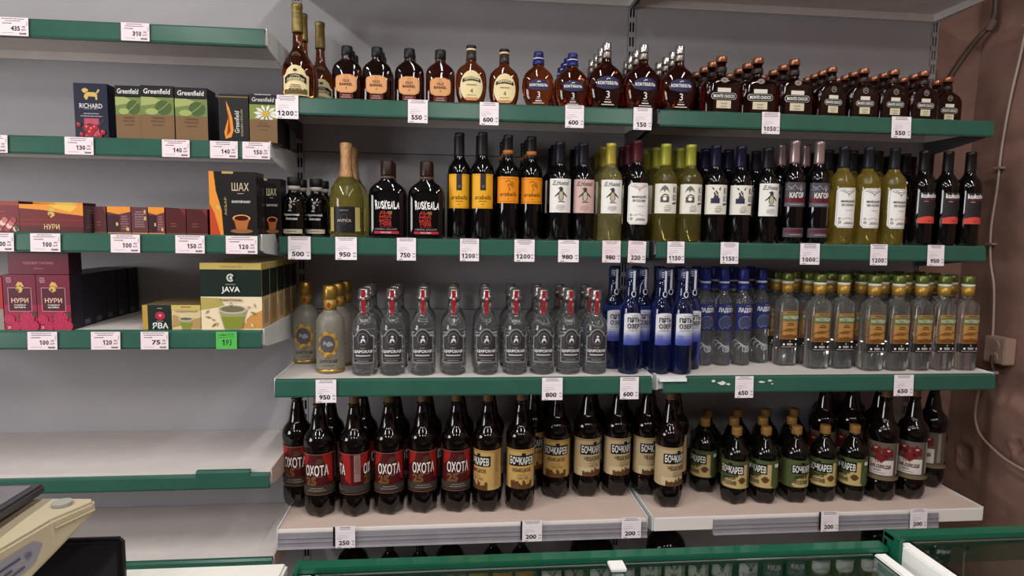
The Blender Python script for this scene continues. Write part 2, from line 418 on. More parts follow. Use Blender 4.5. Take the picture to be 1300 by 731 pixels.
def lab(surf, fn, parent, sub, mat_base=None, base=None):
    """base: list of points or (s0,s1,z0,z1); fn(p) adds the print; returns label"""
    L = None
    if base is not None:
        b = Print(surf, sub, .0004)
        b.rect(*base, mat_base) if len(base) == 4 and not isinstance(base[0], tuple) else b.poly(base, mat_base)
        L = b.build('label', parent)
    p = Print(surf, sub, .0007); fn(p)
    if p.tr: p.build('lettering', L or parent)
    return L

CREAM = M('#e0cfa0', .55); CREAM2 = M('#cdbb8c', .55); WHITE = M('#e2e0dc', .5); ORANGEL = M('#c98a58', .55); ORANGED = M('#8a4a28', .55)
GOLD = M('#b08d45', .3, metal=.8); GOLDP = M('#b9923f', .45); COPPER = M('#a06a52', .3, metal=.7); BLACKP = M('#121114', .4)
SILVER = M('#b9b7b6', .22, metal=.9); NAVY = M('#20244a', .4); BLUECAP = M('#202a72', .3); REDP = M('#8d1420', .5); REDB = M('#b31f24', .5)
YELL = M('#e0a31f', .5); ORNG = M('#e08a12', .5); PALEPINK = M('#c9a7a0', .5); DARKGREY = M('#2c2b30', .5)
AMBER = G('#a34a1a', trans=.95); DARKAMBER = G('#5e1c0e', trans=.97); COGN = G('#a35a1c')

def b_cognac():
    h, w, d = .281, .092, .075
    R = [(0, .86, None, 2.2), (.01, .95, None, 2.2), (.10, .99, None, 2.2), (.28, 1.0, None, 2.2), (.36, .95, None, 2.1), (.42, .82, None, 2), (.47, .60, None, 2), (.52, .40, None, 2), (.56, .33, None, 2), (.64, .31, .38, 2), (.70, .30, .37, 2), (.98, .28, .34, 2)]
    o = flask('cognac_bottle', R, G('#8f4416', trans=.95), w, d, h)
    lathe('foil_capsule', [(.70 * h, .0160), (.72 * h, .0163), (.95 * h, .0150), (.955 * h, .0162), (.997 * h, .0162), (h, .0148)], M('#8a7b4a', .35, metal=.7, bump=.4, gscale=90), o, 20)
    s = on_flat(w / 2, d / 2, 2.2)
    seal = Print(on_flat(w / 2 * .7, d / 2 * .66, 2), .006, .0012); seal.ell(0, .45 * h, .0125, .010, M('#2a1c16', .4)).ring(0, .45 * h, .0125, .010, .0018, M('#6d5a48', .4)).build('seal', o)
    z0, z1 = .02 * h, .40 * h
    base = [(-.036, z0 + .003), (.036, z0 + .003), (.037, z0 + .06), (.030, z0 + .064), (.024, z0 + .078), (.012, z0 + .088), (0, z0 + .091), (-.012, z0 + .088), (-.024, z0 + .078), (-.030, z0 + .064), (-.037, z0 + .06)]
    def f(p):
        p.rect(-.033, .033, z0 + .006, z0 + .017, M('#6a5a2c', .6))
        for k in range(6): p.ell(-.028 + k * .011, z0 + .016, .006, .005 + .002 * (k % 2), [M('#7a3f22', .6), M('#4f5a2a', .6)][k % 2], 10)
        p.poly([(-.031, z0 + .036), (-.02, z0 + .045), (0, z0 + .049), (.02, z0 + .045), (.031, z0 + .036), (.031, z0 + .054), (.02, z0 + .063), (0, z0 + .066), (-.02, z0 + .063), (-.031, z0 + .054)], BLACKP)
        p.text('СТАРЫЙ', 0, z0 + .0585, .005, CREAM, w=.026, bold=.02, arch=.003).text('АВИНИОН', 0, z0 + .0475, .009, CREAM, w=.05, bold=.03, arch=.004)
        p.ell(0, z0 + .076, .006, .004, M('#4a3a20', .5)).bars(0, z0 + .032, .04, 3, .0055, .0022, M('#6f5a36', .6))
    lab(s, f, o, .006, CREAM, base)
    return o
def b_oldbarrel():
    h, w, d = .160, .088, .042
    R = [(0, .90, None, 3), (.012, .97, None, 3), (.03, 1, None, 3), (.55, 1, None, 3), (.62, .94, .95, 2.8), (.68, .80, .88, 2.5), (.73, .58, .8, 2.2), (.76, .42, .78, 2), (.79, .36, .75, 2), (.90, .35, .73, 2)]
    o = flask('brandy_flask', R, DARKAMBER, w, d, h)
    lathe('cap', [(.83 * h, .0165), (.835 * h, .0172), (.985 * h, .0168), (h, .0150)], M('#17191b', .35, bump=.3, gscale=60), o, 24)
    s = on_flat(w / 2, d / 2, 3); zb = .17 * h
    base = [(-.028, zb), (-.016, zb - .006), (.016, zb - .006), (.028, zb), (.031, zb + .008), (.031, zb + .036), (.028, zb + .042), (.012, zb + .048), (-.012, zb + .048), (-.028, zb + .042), (-.031, zb + .036), (-.031, zb + .008)]
    def f(p):
        p.poly([(x * .9, zb + .021 + (zz - zb - .021) * .9) for x, zz in base], M('#d39a68', .55))
        p.ring(0, zb + .0395, .005, .004, .0008, ORANGED).text('OLD', 0, zb + .0295, .008, M('#4a2210', .5), w=.021, bold=.03).text('BARREL', 0, zb + .019, .008, M('#4a2210', .5), w=.038, bold=.03).text('4', 0, zb + .008, .006, M('#4a2210', .5))
    lab(s, f, o, .008, ORANGEL, base)
    p = Print(s, .008, .0005); p.rect(-.020, .020, .005, .019, M('#5a1c16', .5)).bars(0, .013, .034, 2, .006, .0028, M('#b08a80', .5)); p.build('lower_label', o)
    return o
def b_four():
    h, w, d = .178, .096, .052
    R = [(0, .62, None, 2.2), (.01, .72, None, 2.2), (.05, .80, None, 2.2), (.18, .94, None, 2.3), (.35, 1, None, 2.3), (.50, .97, None, 2.3), (.58, .88, .92, 2.2), (.64, .70, .85, 2.1), (.68, .50, .78, 2), (.71, .36, .7, 2), (.76, .31, .57, 2), (.93, .29, .54, 2)]
    o = flask('brandy_bottle', R, G('#97481c', trans=.95), w, d, h)
    lathe('cap', [(.945 * h, .0150), (.95 * h, .0158), (.99 * h, .0158), (h, .0145)], BLACKP, o, 20)
    lathe('cap_band', [(.915 * h, .0152), (.945 * h, .0152)], CREAM, o, 20)
    lathe('neck_wrap', [(.75 * h, .0158), (.80 * h, .0155), (.915 * h, .0150)], M('#3a2f28', .35, grain=.5, gscale=120), o, 20)
    s = on_flat(w / 2, d / 2, 2.3)
    base = [(.034 * math.cos(2 * PI * k / 28), .30 * h + .047 * math.sin(2 * PI * k / 28)) for k in range(28)]
    base = [(x, max(z, .012)) for x, z in base]
    def f(p):
        p.poly([(-.028, .36 * h), (-.016, .385 * h), (0, .395 * h), (.016, .385 * h), (.028, .36 * h), (.027, .42 * h), (.015, .45 * h), (0, .458 * h), (-.015, .45 * h), (-.027, .42 * h)], BLACKP)
        p.text('СТАРЫЙ', 0, .452 * h, .004, M('#6b5a35', .5), w=.02, arch=.002).text('АВИНИОН', 0, .415 * h, .008, CREAM, w=.044, bold=.03, arch=.004)
        p.text('4', 0, .225 * h, .012, M('#4a3f26', .5)).bars(0, .315 * h, .046, 1, .005, .0035, M('#8c8258', .5)).bars(0, .15 * h, .044, 2, .008, .0016, M('#8c7a4a', .5)).rect(-.02, .02, .014, .020, M('#c98a50', .5))
    lab(s, f, o, .006, CREAM, base)
    return o
def b_kok(h, w, d, capmat, big):
    if big: R = [(0, .52, .7, 2), (.01, .60, .78, 2), (.06, .72, .85, 2.1), (.18, .90, .96, 2.2), (.32, 1, 1, 2.2), (.45, .98, 1, 2.2), (.54, .88, .94, 2.2), (.60, .72, .86, 2.1), (.645, .52, .74, 2), (.68, .34, .62, 2), (.72, .27, .52, 2), (.95, .25, .48, 2)]
    else: R = [(0, .55, .7, 2), (.01, .62, .78, 2), (.08, .76, .86, 2.1), (.20, .92, .96, 2.2), (.36, 1, 1, 2.2), (.50, .97, 1, 2.2), (.60, .85, .92, 2.2), (.66, .68, .84, 2.1), (.70, .50, .74, 2), (.73, .36, .66, 2), (.78, .32, .6, 2), (.95, .30, .56, 2)]
    o = flask('cognac_flagon', R, G('#7a2c14', trans=.95) if big else AMBER, w, d, h)
    if big:
        lathe('cap', [(.87 * h, .0148), (.89 * h, .0152), (.985 * h, .0150), (h, .0135)], capmat, o, 20)
        lathe('collar', [(.765 * h, .0152), (.785 * h, .0165), (.85 * h, .0162), (.865 * h, .0148)], M('#8f8880', .3, metal=.7, grain=.4, gscale=80), o, 20)
    else:
        lathe('cap', [(.885 * h, .0152), (.89 * h, .0158), (.985 * h, .0155), (h, .014)], capmat, o, 20)
        lathe('cap_band', [(.87 * h, .0160), (.887 * h, .0160)], WHITE, o, 20)
        lathe('collar', [(.765 * h, .0180), (.78 * h, .0188), (.865 * h, .0178)], capmat, o, 20)
    s = on_flat(w / 2, d / 2, 2.2); k = h / .2; wz = w / .115
    base = [(-.036 * wz, .33 * h), (-.034 * wz, .435 * h), (-.018 * wz, .475 * h), (0, .485 * h), (.018 * wz, .475 * h), (.034 * wz, .435 * h), (.036 * wz, .33 * h), (.018 * wz, .30 * h), (0, .292 * h), (-.018 * wz, .30 * h)]
    def f(p):
        p.text('КОКТЕБЕЛЬ', 0, .385 * h, .0095 * k, WHITE, w=.064 * wz, bold=.03).line([(-.006 * wz, .435 * h), (0, .452 * h), (.006 * wz, .445 * h)], .002, WHITE)
    lab(s, f, o, .006, NAVY, base)
    p = Print(s, .006, .0005)
    p.text('3', 0, .215 * h, .021 * k, WHITE, bold=.0).bars(0, .135 * h, .026 * wz, 1, .004, .002, LIGHTINK).bars(0, .095 * h, .034 * wz, 1, .004, .003, WHITE).rect(-.02 * wz, .02 * wz, .058 * h, .072 * h, M('#c8bdb0', .5)); p.build('lettering', o)
    return o
def b_monte(h, w, d, big):
    if big: R = [(0, .93, None, 5), (.01, .985, None, 5), (.03, 1, None, 5), (.50, 1, None, 5), (.545, .985, .98, 4.5), (.575, .92, .93, 4), (.60, .74, .82, 3), (.625, .48, .62, 2.2), (.65, .32, .5, 2), (.68, .27, .45, 2), (.93, .25, .42, 2)]
    else: R = [(0, .93, None, 5), (.01, .985, None, 5), (.03, 1, None, 5), (.46, 1, None, 5), (.53, .96, .98, 4.5), (.59, .84, .93, 4), (.64, .64, .84, 3), (.68, .46, .72, 2.2), (.71, .36, .7, 2), (.75, .32, .68, 2), (.93, .30, .64, 2)]
    o = flask('brandy_decanter' if big else 'square_brandy_bottle', R, DARKAMBER, w, d, h)
    r = .0165 if big else .0158
    lathe('stopper', [(.895 * h, r), (.90 * h, r * 1.08), (.985 * h, r * 1.06), (h, r * .95)], COPPER, o, 20)
    lathe('neck_band', [(.72 * h, r * 1.0), (.73 * h, r * 1.06), (.80 * h, r * 1.06), (.81 * h, r)], M('#2a2220', .4), o, 20)
    s = on_flat(w / 2, d / 2, 5); k = w / .12
    em = Print(on_flat(w / 2, d / 2 * .98, 4), None, .0007)
    if big: em.ell(0, .565 * h, .012, .008, M('#8a8078', .4)).text('M', 0, .565 * h, .007, INK)
    else: em.ring(0, .545 * h, .009, .009, .0016, M('#a39a92', .4)).text('M', 0, .545 * h, .008, M('#a39a92', .4))
    em.build('emblem', o)
    kx = .92 if big else .78
    P1 = Print(s, .01, .0005)
    P1.rect(-.024 * k * kx / .92, .024 * k * kx / .92, .085 * h, .215 * h, M('#cfc4a8', .5))
    P0 = Print(s, .01, .0005); P0.rect(-.022 * k * kx / .92, .022 * k * kx / .92, .36 * h, .43 * h, M('#d8d2c4', .5)); P0.build('upper_label', o)
    L = P1.build('label', o)
    P2 = Print(s, .01, .0008)
    P2.poly(rpoly(-.042 * k * kx / .92, .042 * k * kx / .92, .235 * h, .345 * h, .006), M('#d8d2c4', .5)).poly(rpoly(-.041 * k * kx / .92, .041 * k * kx / .92, .24 * h, .34 * h, .006), BLACKP).text('MONTE CHOCO', 0, .29 * h, .0105 * k, WHITE, w=.070 * k * kx / .92, bold=.03)
    P2.text('V.S.O.P', 0, .165 * h, .006 * k, INK, w=.022 * k).bars(0, .11 * h, .034 * k * kx, 1, .004, .002, GREYINK); P2.build('lettering', L)
    return o
def b_balsam():
    h, R = .18, .0355
    o = lathe('balsam_bottle', [(z * h, r * R) for z, r in [(0, .9), (.012, .98), (.03, 1), (.55, 1), (.60, .98), (.65, .9), (.69, .76), (.72, .62), (.74, .52), (.77, .47), (.95, .46)]], BLACKGLASS)
    lathe('cap', [(.865 * h, .0195), (.87 * h, .020), (.985 * h, .0198), (h, .018)], M('#141315', .4, bump=.25, gscale=80), o, 24)
    lathe('neck_label', [(.785 * h, .0182), (.855 * h, .0180)], M('#a79f98', .5), o, 24)
    s = on_round(R); p = Print(s, .006, .0005)
    p.polys([blob(0, .105, .006, .006), blob(-.002, .092, .007, .009), blob(.008, .098, .006, .003), blob(-.004, .080, .008, .005)], M('#8f8a88', .5))
    p.text('Карельский', 0, .067, .0085, WHITE, w=.046, bold=.02).text('бальзам', 0, .0555, .0075, WHITE, w=.034, bold=.02); p.build('lettering', o)
    def f(q): q.bars(0, .0165, .042, 1, .004, .0025, M('#5a554a', .5))
    lab(s, f, o, .006, M('#b9b49a', .5), (-.032, .032, .011, .024))
    return o
def b_champ():
    h, R = .289, .052
    o = lathe('sparkling_wine_bottle', [(z * h, r * R) for z, r in [(0, .88), (.01, .97), (.03, 1), (.38, 1), (.46, .97), (.52, .88), (.57, .74), (.61, .57), (.65, .44), (.72, .35), (.80, .31), (.95, .29)]], G('#c9bf6a', trans=.9))
    lathe('foil_capsule', [(.63 * h, .0255), (.66 * h, .0225), (.74 * h, .0185), (.84 * h, .0168), (.90 * h, .0175), (.96 * h, .0185), (.99 * h, .0178), (h, .015)], M('#b98f66', .35, metal=.6, bump=.7, gscale=110), o, 26)
    s = on_round(R)
    def f(p):
        p.text('ANTICA', 0, .035 * 1.5, .0085, M('#c9c4bc', .5), w=.042).text('ARISTOV', 0, .083, .004, M('#a8a39c', .5), w=.026).ring(0, .057, .010, .016, .0009, M('#6a6762', .5))
    lab(s, f, o, .006, M('#161518', .45), (-.032, .032, .016, .094))
    back = Print(lambda a, z, q: ((R + q) * math.sin(a / R), (-(R + q)) * math.cos(a / R), z), .006, .0003); back.rect(.034, .052, .02, .092, M('#b9aa6c', .5)); back.build('side_label', o)
    b2 = Print(s, .006, .0003); b2.rect(-.05, -.034, .02, .092, M('#b9aa6c', .5)); b2.build('side_label', o)
    return o
def b_rusk():
    h, w, d = .236, .113, .06
    R = [(0, .92, None, 3.4), (.01, .98, None, 3.4), (.03, 1, None, 3.4), (.55, 1, None, 3.4), (.61, .96, .98, 3), (.66, .86, .93, 2.8), (.70, .68, .84, 2.4), (.73, .48, .72, 2), (.76, .36, .64, 2), (.80, .33, .6, 2), (.96, .31, .57, 2)]
    o = flask('herbal_balsam_bottle', R, BLACKGLASS, w, d, h)
    lathe('capsule', [(.80 * h, .0200), (.82 * h, .0206), (.985 * h, .0202), (h, .0185)], M('#2a1814', .35, grain=.4, gscale=60), o, 24)
    lathe('neck_label', [(.765 * h, .0212), (.80 * h, .0206)], M('#5c4a40', .5, grain=.5, gscale=90), o, 24)
    s = on_flat(w / 2, d / 2, 3.4); p = Print(s, .012, .0005)
    x = -.033
    for ch, hh, r_ in (('R', .034, .06), ('U', .026, -.1), ('S', .030, .08), ('K', .032, -.05), ('E', .026, .1), ('A', .028, -.05), ('L', .030, .06), ('A', .024, -.1)):
        p.text(ch, x + .0045, .102 - (.034 - hh) * .2, hh * .82, WHITE, w=.0085, bold=.035, rot=r_); x += .0092
    for i, (t, zz) in enumerate((('ДА', .078), ('МЕД', .066), ('МОЖ', .055), ('ЖЕВ', .045))): p.text(t, -.002, zz, .010, M('#9c2a22', .5), w=.036, bold=.05)
    p.rect(.006, .018, .073, .083, M('#7a5a30', .5)).text('БАЛЬЗАМ', 0, .0365, .006, M('#9c2a22', .5), w=.034).text('HERBAL BALSAM', 0, .0285, .0055, M('#8f8a8c', .5), w=.066)
    p.rect(-.036, .038, .0145, .0225, M('#a3203a', .5)).text('WILD CHERRY', 0, .0185, .0045, WHITE, w=.032); p.build('lettering', o)
    return o
def penguin(p, z0, k, mat=None):
    p.polys([[(-.0035 * k, z0 + .006 * k), (.0035 * k, z0 + .006 * k), (.0075 * k, z0 + .013 * k), (.007 * k, z0 + .026 * k), (.0045 * k, z0 + .034 * k), (.0055 * k, z0 + .040 * k), (.001 * k, z0 + .045 * k), (-.0045 * k, z0 + .043 * k), (-.009 * k, z0 + .0405 * k), (-.0045 * k, z0 + .038 * k), (-.0045 * k, z0 + .034 * k), (-.007 * k, z0 + .026 * k), (-.0075 * k, z0 + .013 * k)],
             [(-.006 * k, z0 + .031 * k), (-.0185 * k, z0 + .018 * k), (-.0165 * k, z0 + .0165 * k), (-.0065 * k, z0 + .024 * k)], [(.006 * k, z0 + .031 * k), (.0185 * k, z0 + .018 * k), (.0165 * k, z0 + .0165 * k), (.0065 * k, z0 + .024 * k)],
             [(-.009 * k, z0 + .002 * k), (.011 * k, z0 + .002 * k), (.009 * k, z0 + .0045 * k), (-.007 * k, z0 + .0045 * k)]], M('#3a3838', .5))
    p.ell(0, z0 + .019 * k, .0058 * k, .0125 * k, M('#b5ab90', .5), 14)
def b_elh(glass, cap, paper, name='wine_bottle'):
    h, R = .308, .0385
    o = wine(name, h, R, glass, cap)
    s = on_round(R); z0, z1 = .088, .192
    def f(p):
        p.text('El Huesud', 0, z1 - .013, .014, INK, w=.054, shear=.45, bold=.012).polys([[(-.028, z1 - .017), (-.010, z1 - .0195), (-.010, z1 - .0205), (-.028, z1 - .019)]], INK)
        penguin(p, z0 + .030, 1.1)
        p.bars(0, z0 + .021, .034, 4, .0035, .0014, LIGHTINK).text('2021', 0, z0 + .007, .003, GREYINK)
    lab(s, f, o, .005, paper, (-.0385, .0385, z0, z1))
    return o
def b_arab(yellow, base_h=.33):
    h, R = base_h, .0365
    o = wine('wine_bottle', h, R, BLACKGLASS, M('#1b1a1c', .4), ring=None if yellow else (.815, .855, M('#a5652a', .5)))
    s = on_round(R)
    if yellow:
        z0, z1 = .096, .201
        def f(p):
            p.frame(-.034, .034, z0 + .003, z1 - .003, .0006, M('#8a5f12', .5)).rect(-.008, .009, z1 - .050, z1, M('#2a2a2e', .5)).ell(.001, z1 - .038, .004, .004, M('#5a5a5e', .5), 10)
            p.text('arabella', .001, z0 + .034, .013, M('#3a2408', .5), w=.052, shear=.2).bars(0, z0 + .021, .034, 1, .004, .002, M('#7a5410', .5)).bars(0, z0 + .012, .012, 1, .004, .0016, M('#7a5410', .5))
        lab(s, f, o, .005, YELL, (-.0375, .0375, z0, z1))
    else:
        z0, z1 = .114, .195
        def f(p):
            p.rects([(-.036, .036, z1 - .006, z1 - .0052), (-.036, .036, z0 + .005, z0 + .0058)], M('#7a4408', .5))
            p.line([(-.010, z1 - .016), (0, z1 - .011), (.008, z1 - .018), (.012, z1 - .03), (.004, z1 - .022), (-.002, z1 - .024), (.004, z1 - .038), (-.001, z1 - .042)], .0022, M('#8a4a10', .5))
            p.line([(.010, z1 - .014), (.016, z1 - .022), (.013, z1 - .034)], .0016, M('#8a4a10', .5))
            p.text('arabella', 0, z0 + .028, .012, M('#3a1a04', .5), w=.054, shear=.2).bars(0, z0 + .013, .008, 1, .004, .0016, M('#7a4408', .5))
        lab(s, f, o, .005, ORNG, (-.040, .040, z0, z1))
    return o
def b_marq(glass, cap, red):
    h, R = .32, .040
    o = wine('marquis_wine_bottle', h, R, glass, cap)
    s = on_round(R); z0, z1 = .055, .184
    def f(p):
        c1 = M('#8a2a3a', .5) if red else INK
        p.line([(x, z) for x, z in rpoly(-.033, .035, z0 + .004, z1 - .004, .008)] + [(-.033 + .008, z0 + .004)], .0007, c1)
        p.line([(-.026, z1 - .008), (-.012, z1 - .014), (0, z1 - .020), (.012, z1 - .014), (.026, z1 - .008)], .0016, c1).line([(-.018, z1 - .006), (-.006, z1 - .012), (.006, z1 - .012), (.018, z1 - .006)], .0012, c1).line([(0, z1 - .02), (0, z1 - .026)], .0016, c1)
        p.text('MARQUÉS', .001, z1 - .043, .0105, INK, w=.046, bold=.02).text('DE COLONIA', .001, z1 - .055, .0075, INK, w=.042, bold=.02).text('Tempranillo', .004, z1 - .072, .005, GREYINK, w=.022)
        p.ring(-.024, z0 + .030, .0034, .0034, .0013, INK, 12).ring(-.023, z0 + .018, .0042, .0042, .0015, INK, 12).line([(-.016, z0 + .028), (0, z0 + .033), (.016, z0 + .028)], .001, GREYINK).bars(.006, z0 + .017, .040, 2, .004, .002, GREYINK)
    lab(s, f, o, .005, WHITE, rpoly(-.037, .039, z0, z1, .010))
    return o
def b_kiko(white):
    h, R = .311, .0395
    o = wine('quirky_label_wine_bottle', h, R, G('#b3a654', trans=.9) if white else BLACKGLASS, M('#9a9a3c', .4, metal=.3) if white else M('#14142a', .35))
    s = on_round(R); z0, z1 = .091, .184
    def f(p):
        p.text('KI', .029, z1 - .019, .020, INK, w=.013, bold=.015).text('KO', .029, z1 - .043, .020, INK, w=.015, bold=.015).poly([(.020, z1 - .060), (.036, z1 - .057), (.036, z1 - .062), (.020, z1 - .065)], INK)
        dk = M('#3c3c40', .5)
        if white:
            p.polys([[(-.022, z1 - .028), (-.014, z1 - .010), (-.006, z1 - .006), (.002, z1 - .010), (.010, z1 - .028), (.005, z1 - .022), (-.002, z1 - .018), (-.006, z1 - .026), (-.010, z1 - .018), (-.017, z1 - .022)], blob(-.005, z1 - .008, .004, .004)], M('#6a6a68', .5))
            p.rect(-.018, .008, z1 - .058, z1 - .040, M('#4e4e48', .5)).ell(-.005, z1 - .047, .006, .006, WHITE, 12).line([(-.014, z1 - .038), (-.004, z1 - .032), (.006, z1 - .038)], .003, M('#4e4e48', .5))
        else:
            p.polys([blob(-.004, z1 - .026, .008, .010), [(-.013, z1 - .016), (-.018, z1 - .006), (-.008, z1 - .013)], [(.004, z1 - .013), (.011, z1 - .006), (.008, z1 - .018)], [(-.008, z1 - .03), (.002, z1 - .03), (.006, z1 - .044), (-.012, z1 - .044)]], dk).rect(-.019, .008, z1 - .058, z1 - .042, M('#2c2b4a', .5)).line([(-.008, z1 - .02), (.0, z1 - .034)], .002, WHITE)
        p.bars(.006, z0 + .024, .024, 3, .006, .0016, GREYINK, 4).bars(.004, z0 + .007, .026, 1, .003, .002, GREYINK)
    lab(s, f, o, .005, M('#dcd8cc', .5), (-.0395, .040, z0, z1))
    return o
def b_kagor():
    h, R = .334, .0375
    o = wine('fortified_wine_bottle', h, R, BLACKGLASS, M('#a58f90', .3, metal=.6))
    s = on_round(R)
    def f(p):
        p.rect(-.037, .037, .134, .150, M('#5a1522', .5)).rect(-.037, .037, .122, .133, M('#5c585e', .5))
        p.line([(-.03, .19), (-.018, .178), (-.008, .19), (.002, .176), (.012, .19), (.022, .178)], .002, M('#8f8c92', .5)).bars(-.02, .182, .03, 2, .007, .002, M('#8f8c92', .5)).polys([blob(.012, .176, .006, .010)], M('#8f8c92', .5))
        p.text('КАГОР', 0, .157, .018, WHITE, w=.044, bold=.03).bars(.0, .126, .06, 1, .004, .002, M('#a09ca2', .5))
    lab(s, f, o, .005, M('#47444a', .5), (-.0385, .0385, .120, .198))
    p = Print(s, .005, .0005); p.rect(-.0385, .0385, .022, .052, M('#4c4850', .5)).rect(-.030, .038, .036, .047, M('#5a1a28', .5)).bars(.004, .029, .06, 1, .004, .002, M('#a8a4aa', .5)); p.build('lower_label', o)
    return o
def b_kuk():
    h, R = .314, .0385
    o = wine('dark_label_wine_bottle', h, R, BLACKGLASS, M('#150f12', .4))
    s = on_round(R)
    def f(p):
        p.poly([(-.033, .074), (.033, .074), (.033, .091), (.016, .096), (0, .0975), (-.016, .096), (-.033, .091)], M('#c8473c', .5))
        p.text('kukobo', 0, .165, .0155, WHITE, w=.054, bold=.03).bars(0, .152, .052, 1, .004, .002, M('#9c2f34', .5)).bars(-.012, .145, .02, 1, .004, .002, LIGHTINK).bars(0, .082, .02, 1, .004, .0016, M('#7a1f1c', .5)).rect(.024, .027, .12, .142, M('#6a6464', .5))
    lab(s, f, o, .005, M('#262024', .5), (-.033, .033, .074, .176))
    return o
def b_gold():
    h, R = .268, .043
    o = lathe('gold_vodka_bottle', [(z * h, r * R) for z, r in [(0, .92), (.008, .99), (.02, 1), (.55, 1), (.60, .96), (.64, .86), (.67, .72), (.69, .56), (.71, .47), (.74, .44), (.95, .42)]], G('#b8b2a6', rough=.4, trans=.65))
    lathe('cap', [(.85 * h, .0205), (.86 * h, .0218), (.93 * h, .0212), (.985 * h, .0205), (h, .0175)], GOLD, o, 24)
    lathe('neck_label', [(.715 * h, .0198), (.84 * h, .0192)], M('#a8873e', .4, metal=.4), o, 24)
    lathe('base_band', [(.018 * h, R + .0006), (.05 * h, R + .0006)], GOLD, o, 28)
    p = Print(on_round(.0200), .004, .0006); p.ell(0, .775 * h, .0085, .011, M('#8a3a22', .5)).ring(0, .775 * h, .0085, .011, .002, GOLDP); p.build('neck_emblem', o)
    s = on_round(R)
    q = Print(s, .005, .0005)
    q.ell(0, .345 * h, .029, .037, GOLDP, 26)
    for k in range(14):
        a = 2 * PI * k / 14; q.ell(.028 * math.cos(a), .345 * h + .036 * math.sin(a), .005, .005, [GOLDP, M('#8f6c28', .45)][k % 2], 8)
    L = q.build('label', o)
    p = Print(s, .005, .0042)
    p.ell(0, .35 * h, .021, .027, M('#4d4d52', .5), 22).polys([blob(.003, .35 * h, .012, .010), blob(-.008, .36 * h, .006, .008), blob(.012, .345 * h, .005, .006)], M('#8f8d90', .5)).polys([blob(0, .24 * h, .010, .007)], GOLDP)
    p.build('lettering', L)
    p = Print(s, .005, .0005); p.text('ЦАРСКАЯ', 0, .145 * h, .0125, M('#2e2a24', .5), w=.056, bold=.03).text('оригинальная', 0, .098 * h, .005, M('#3a362e', .5), w=.036).text('водка', 0, .185 * h, .004, M('#3a362e', .5)); p.build('lettering', o)
    return o
CLEAR = G('#e9ecec', trans=.96)
def b_tsar():
    h, R = .264, .0388
    o = lathe('silver_vodka_bottle', [(z * h, r * R) for z, r in [(0, .80), (.006, .92), (.025, .99), (.04, .97), (.07, 1), (.52, 1), (.575, .97), (.62, .88), (.65, .76), (.675, .60), (.70, .48), (.73, .43), (.86, .41)]], CLEAR)
    lathe('cap', [(.865 * h, .0182), (.875 * h, .0205), (.92 * h, .0200), (.925 * h, .0180), (.985 * h, .0172), (h, .0145)], M('#8e8b8a', .25, metal=.8), o, 24)
    p = Print(lambda a, z, q: (a, -(.0180 if z < .86 * h else .0208) - q, z), None, .0004)
    p.rect(-.0058, .0058, .71 * h, .985 * h, REDP).rect(-.0042, .0042, .725 * h, .785 * h, M('#b5626a', .5)).rect(-.0035, .0035, .875 * h, .90 * h, M('#b9a9a9', .5)); p.build('red_seal_strip', o)
    s = on_round(R); z0 = .155 * h; z1 = .455 * h
    arch = [(-.0335, z0), (.0335, z0), (.0335, z1), (.024, z1 + .003), (.017, z1 + .014), (.009, z1 + .0215), (0, z1 + .024), (-.009, z1 + .0215), (-.017, z1 + .014), (-.024, z1 + .003), (-.0335, z1)]
    q = Print(s, .005, .0004); q.poly(arch, M('#343134', .4)); L = q.build('label', o)
    lt = M('#b9b6b6', .35); p = Print(s, .005, .0007)
    p.line(arch + [arch[0]], .0013, lt).line([(x * .93, z0 + .003 + (z - z0) * .955) for x, z in arch + [arch[0]]], .0006, M('#8d8a8a', .4))
    p.ring(0, z1 - .006, .015, .018, .001, M('#8d8a8a', .4)).polys([blob(.001, z1 + .001, .005, .006), [(-.007, z1 - .016), (-.004, z1 - .006), (.003, z1 - .004), (.007, z1 - .009), (.007, z1 - .018), (.003, z1 - .012), (-.001, z1 - .011), (-.003, z1 - .018)]], M('#d5d3d2', .4))
    p.text('ВОДКА', 0, z1 - .034, .0034, lt, w=.015).text('ЦАРСКАЯ', 0, z1 - .0445, .0105, WHITE, w=.056, bold=.035).rect(-.022, .022, z1 - .0585, z1 - .0545, lt).bars(0, z0 + .006, .05, 1, .004, .002, M('#8d8a8a', .4)).rects([(-.032, .032, z0 + .0125, z0 + .0135)], M('#8d8a8a', .4))
    p.build('lettering', L)
    return o
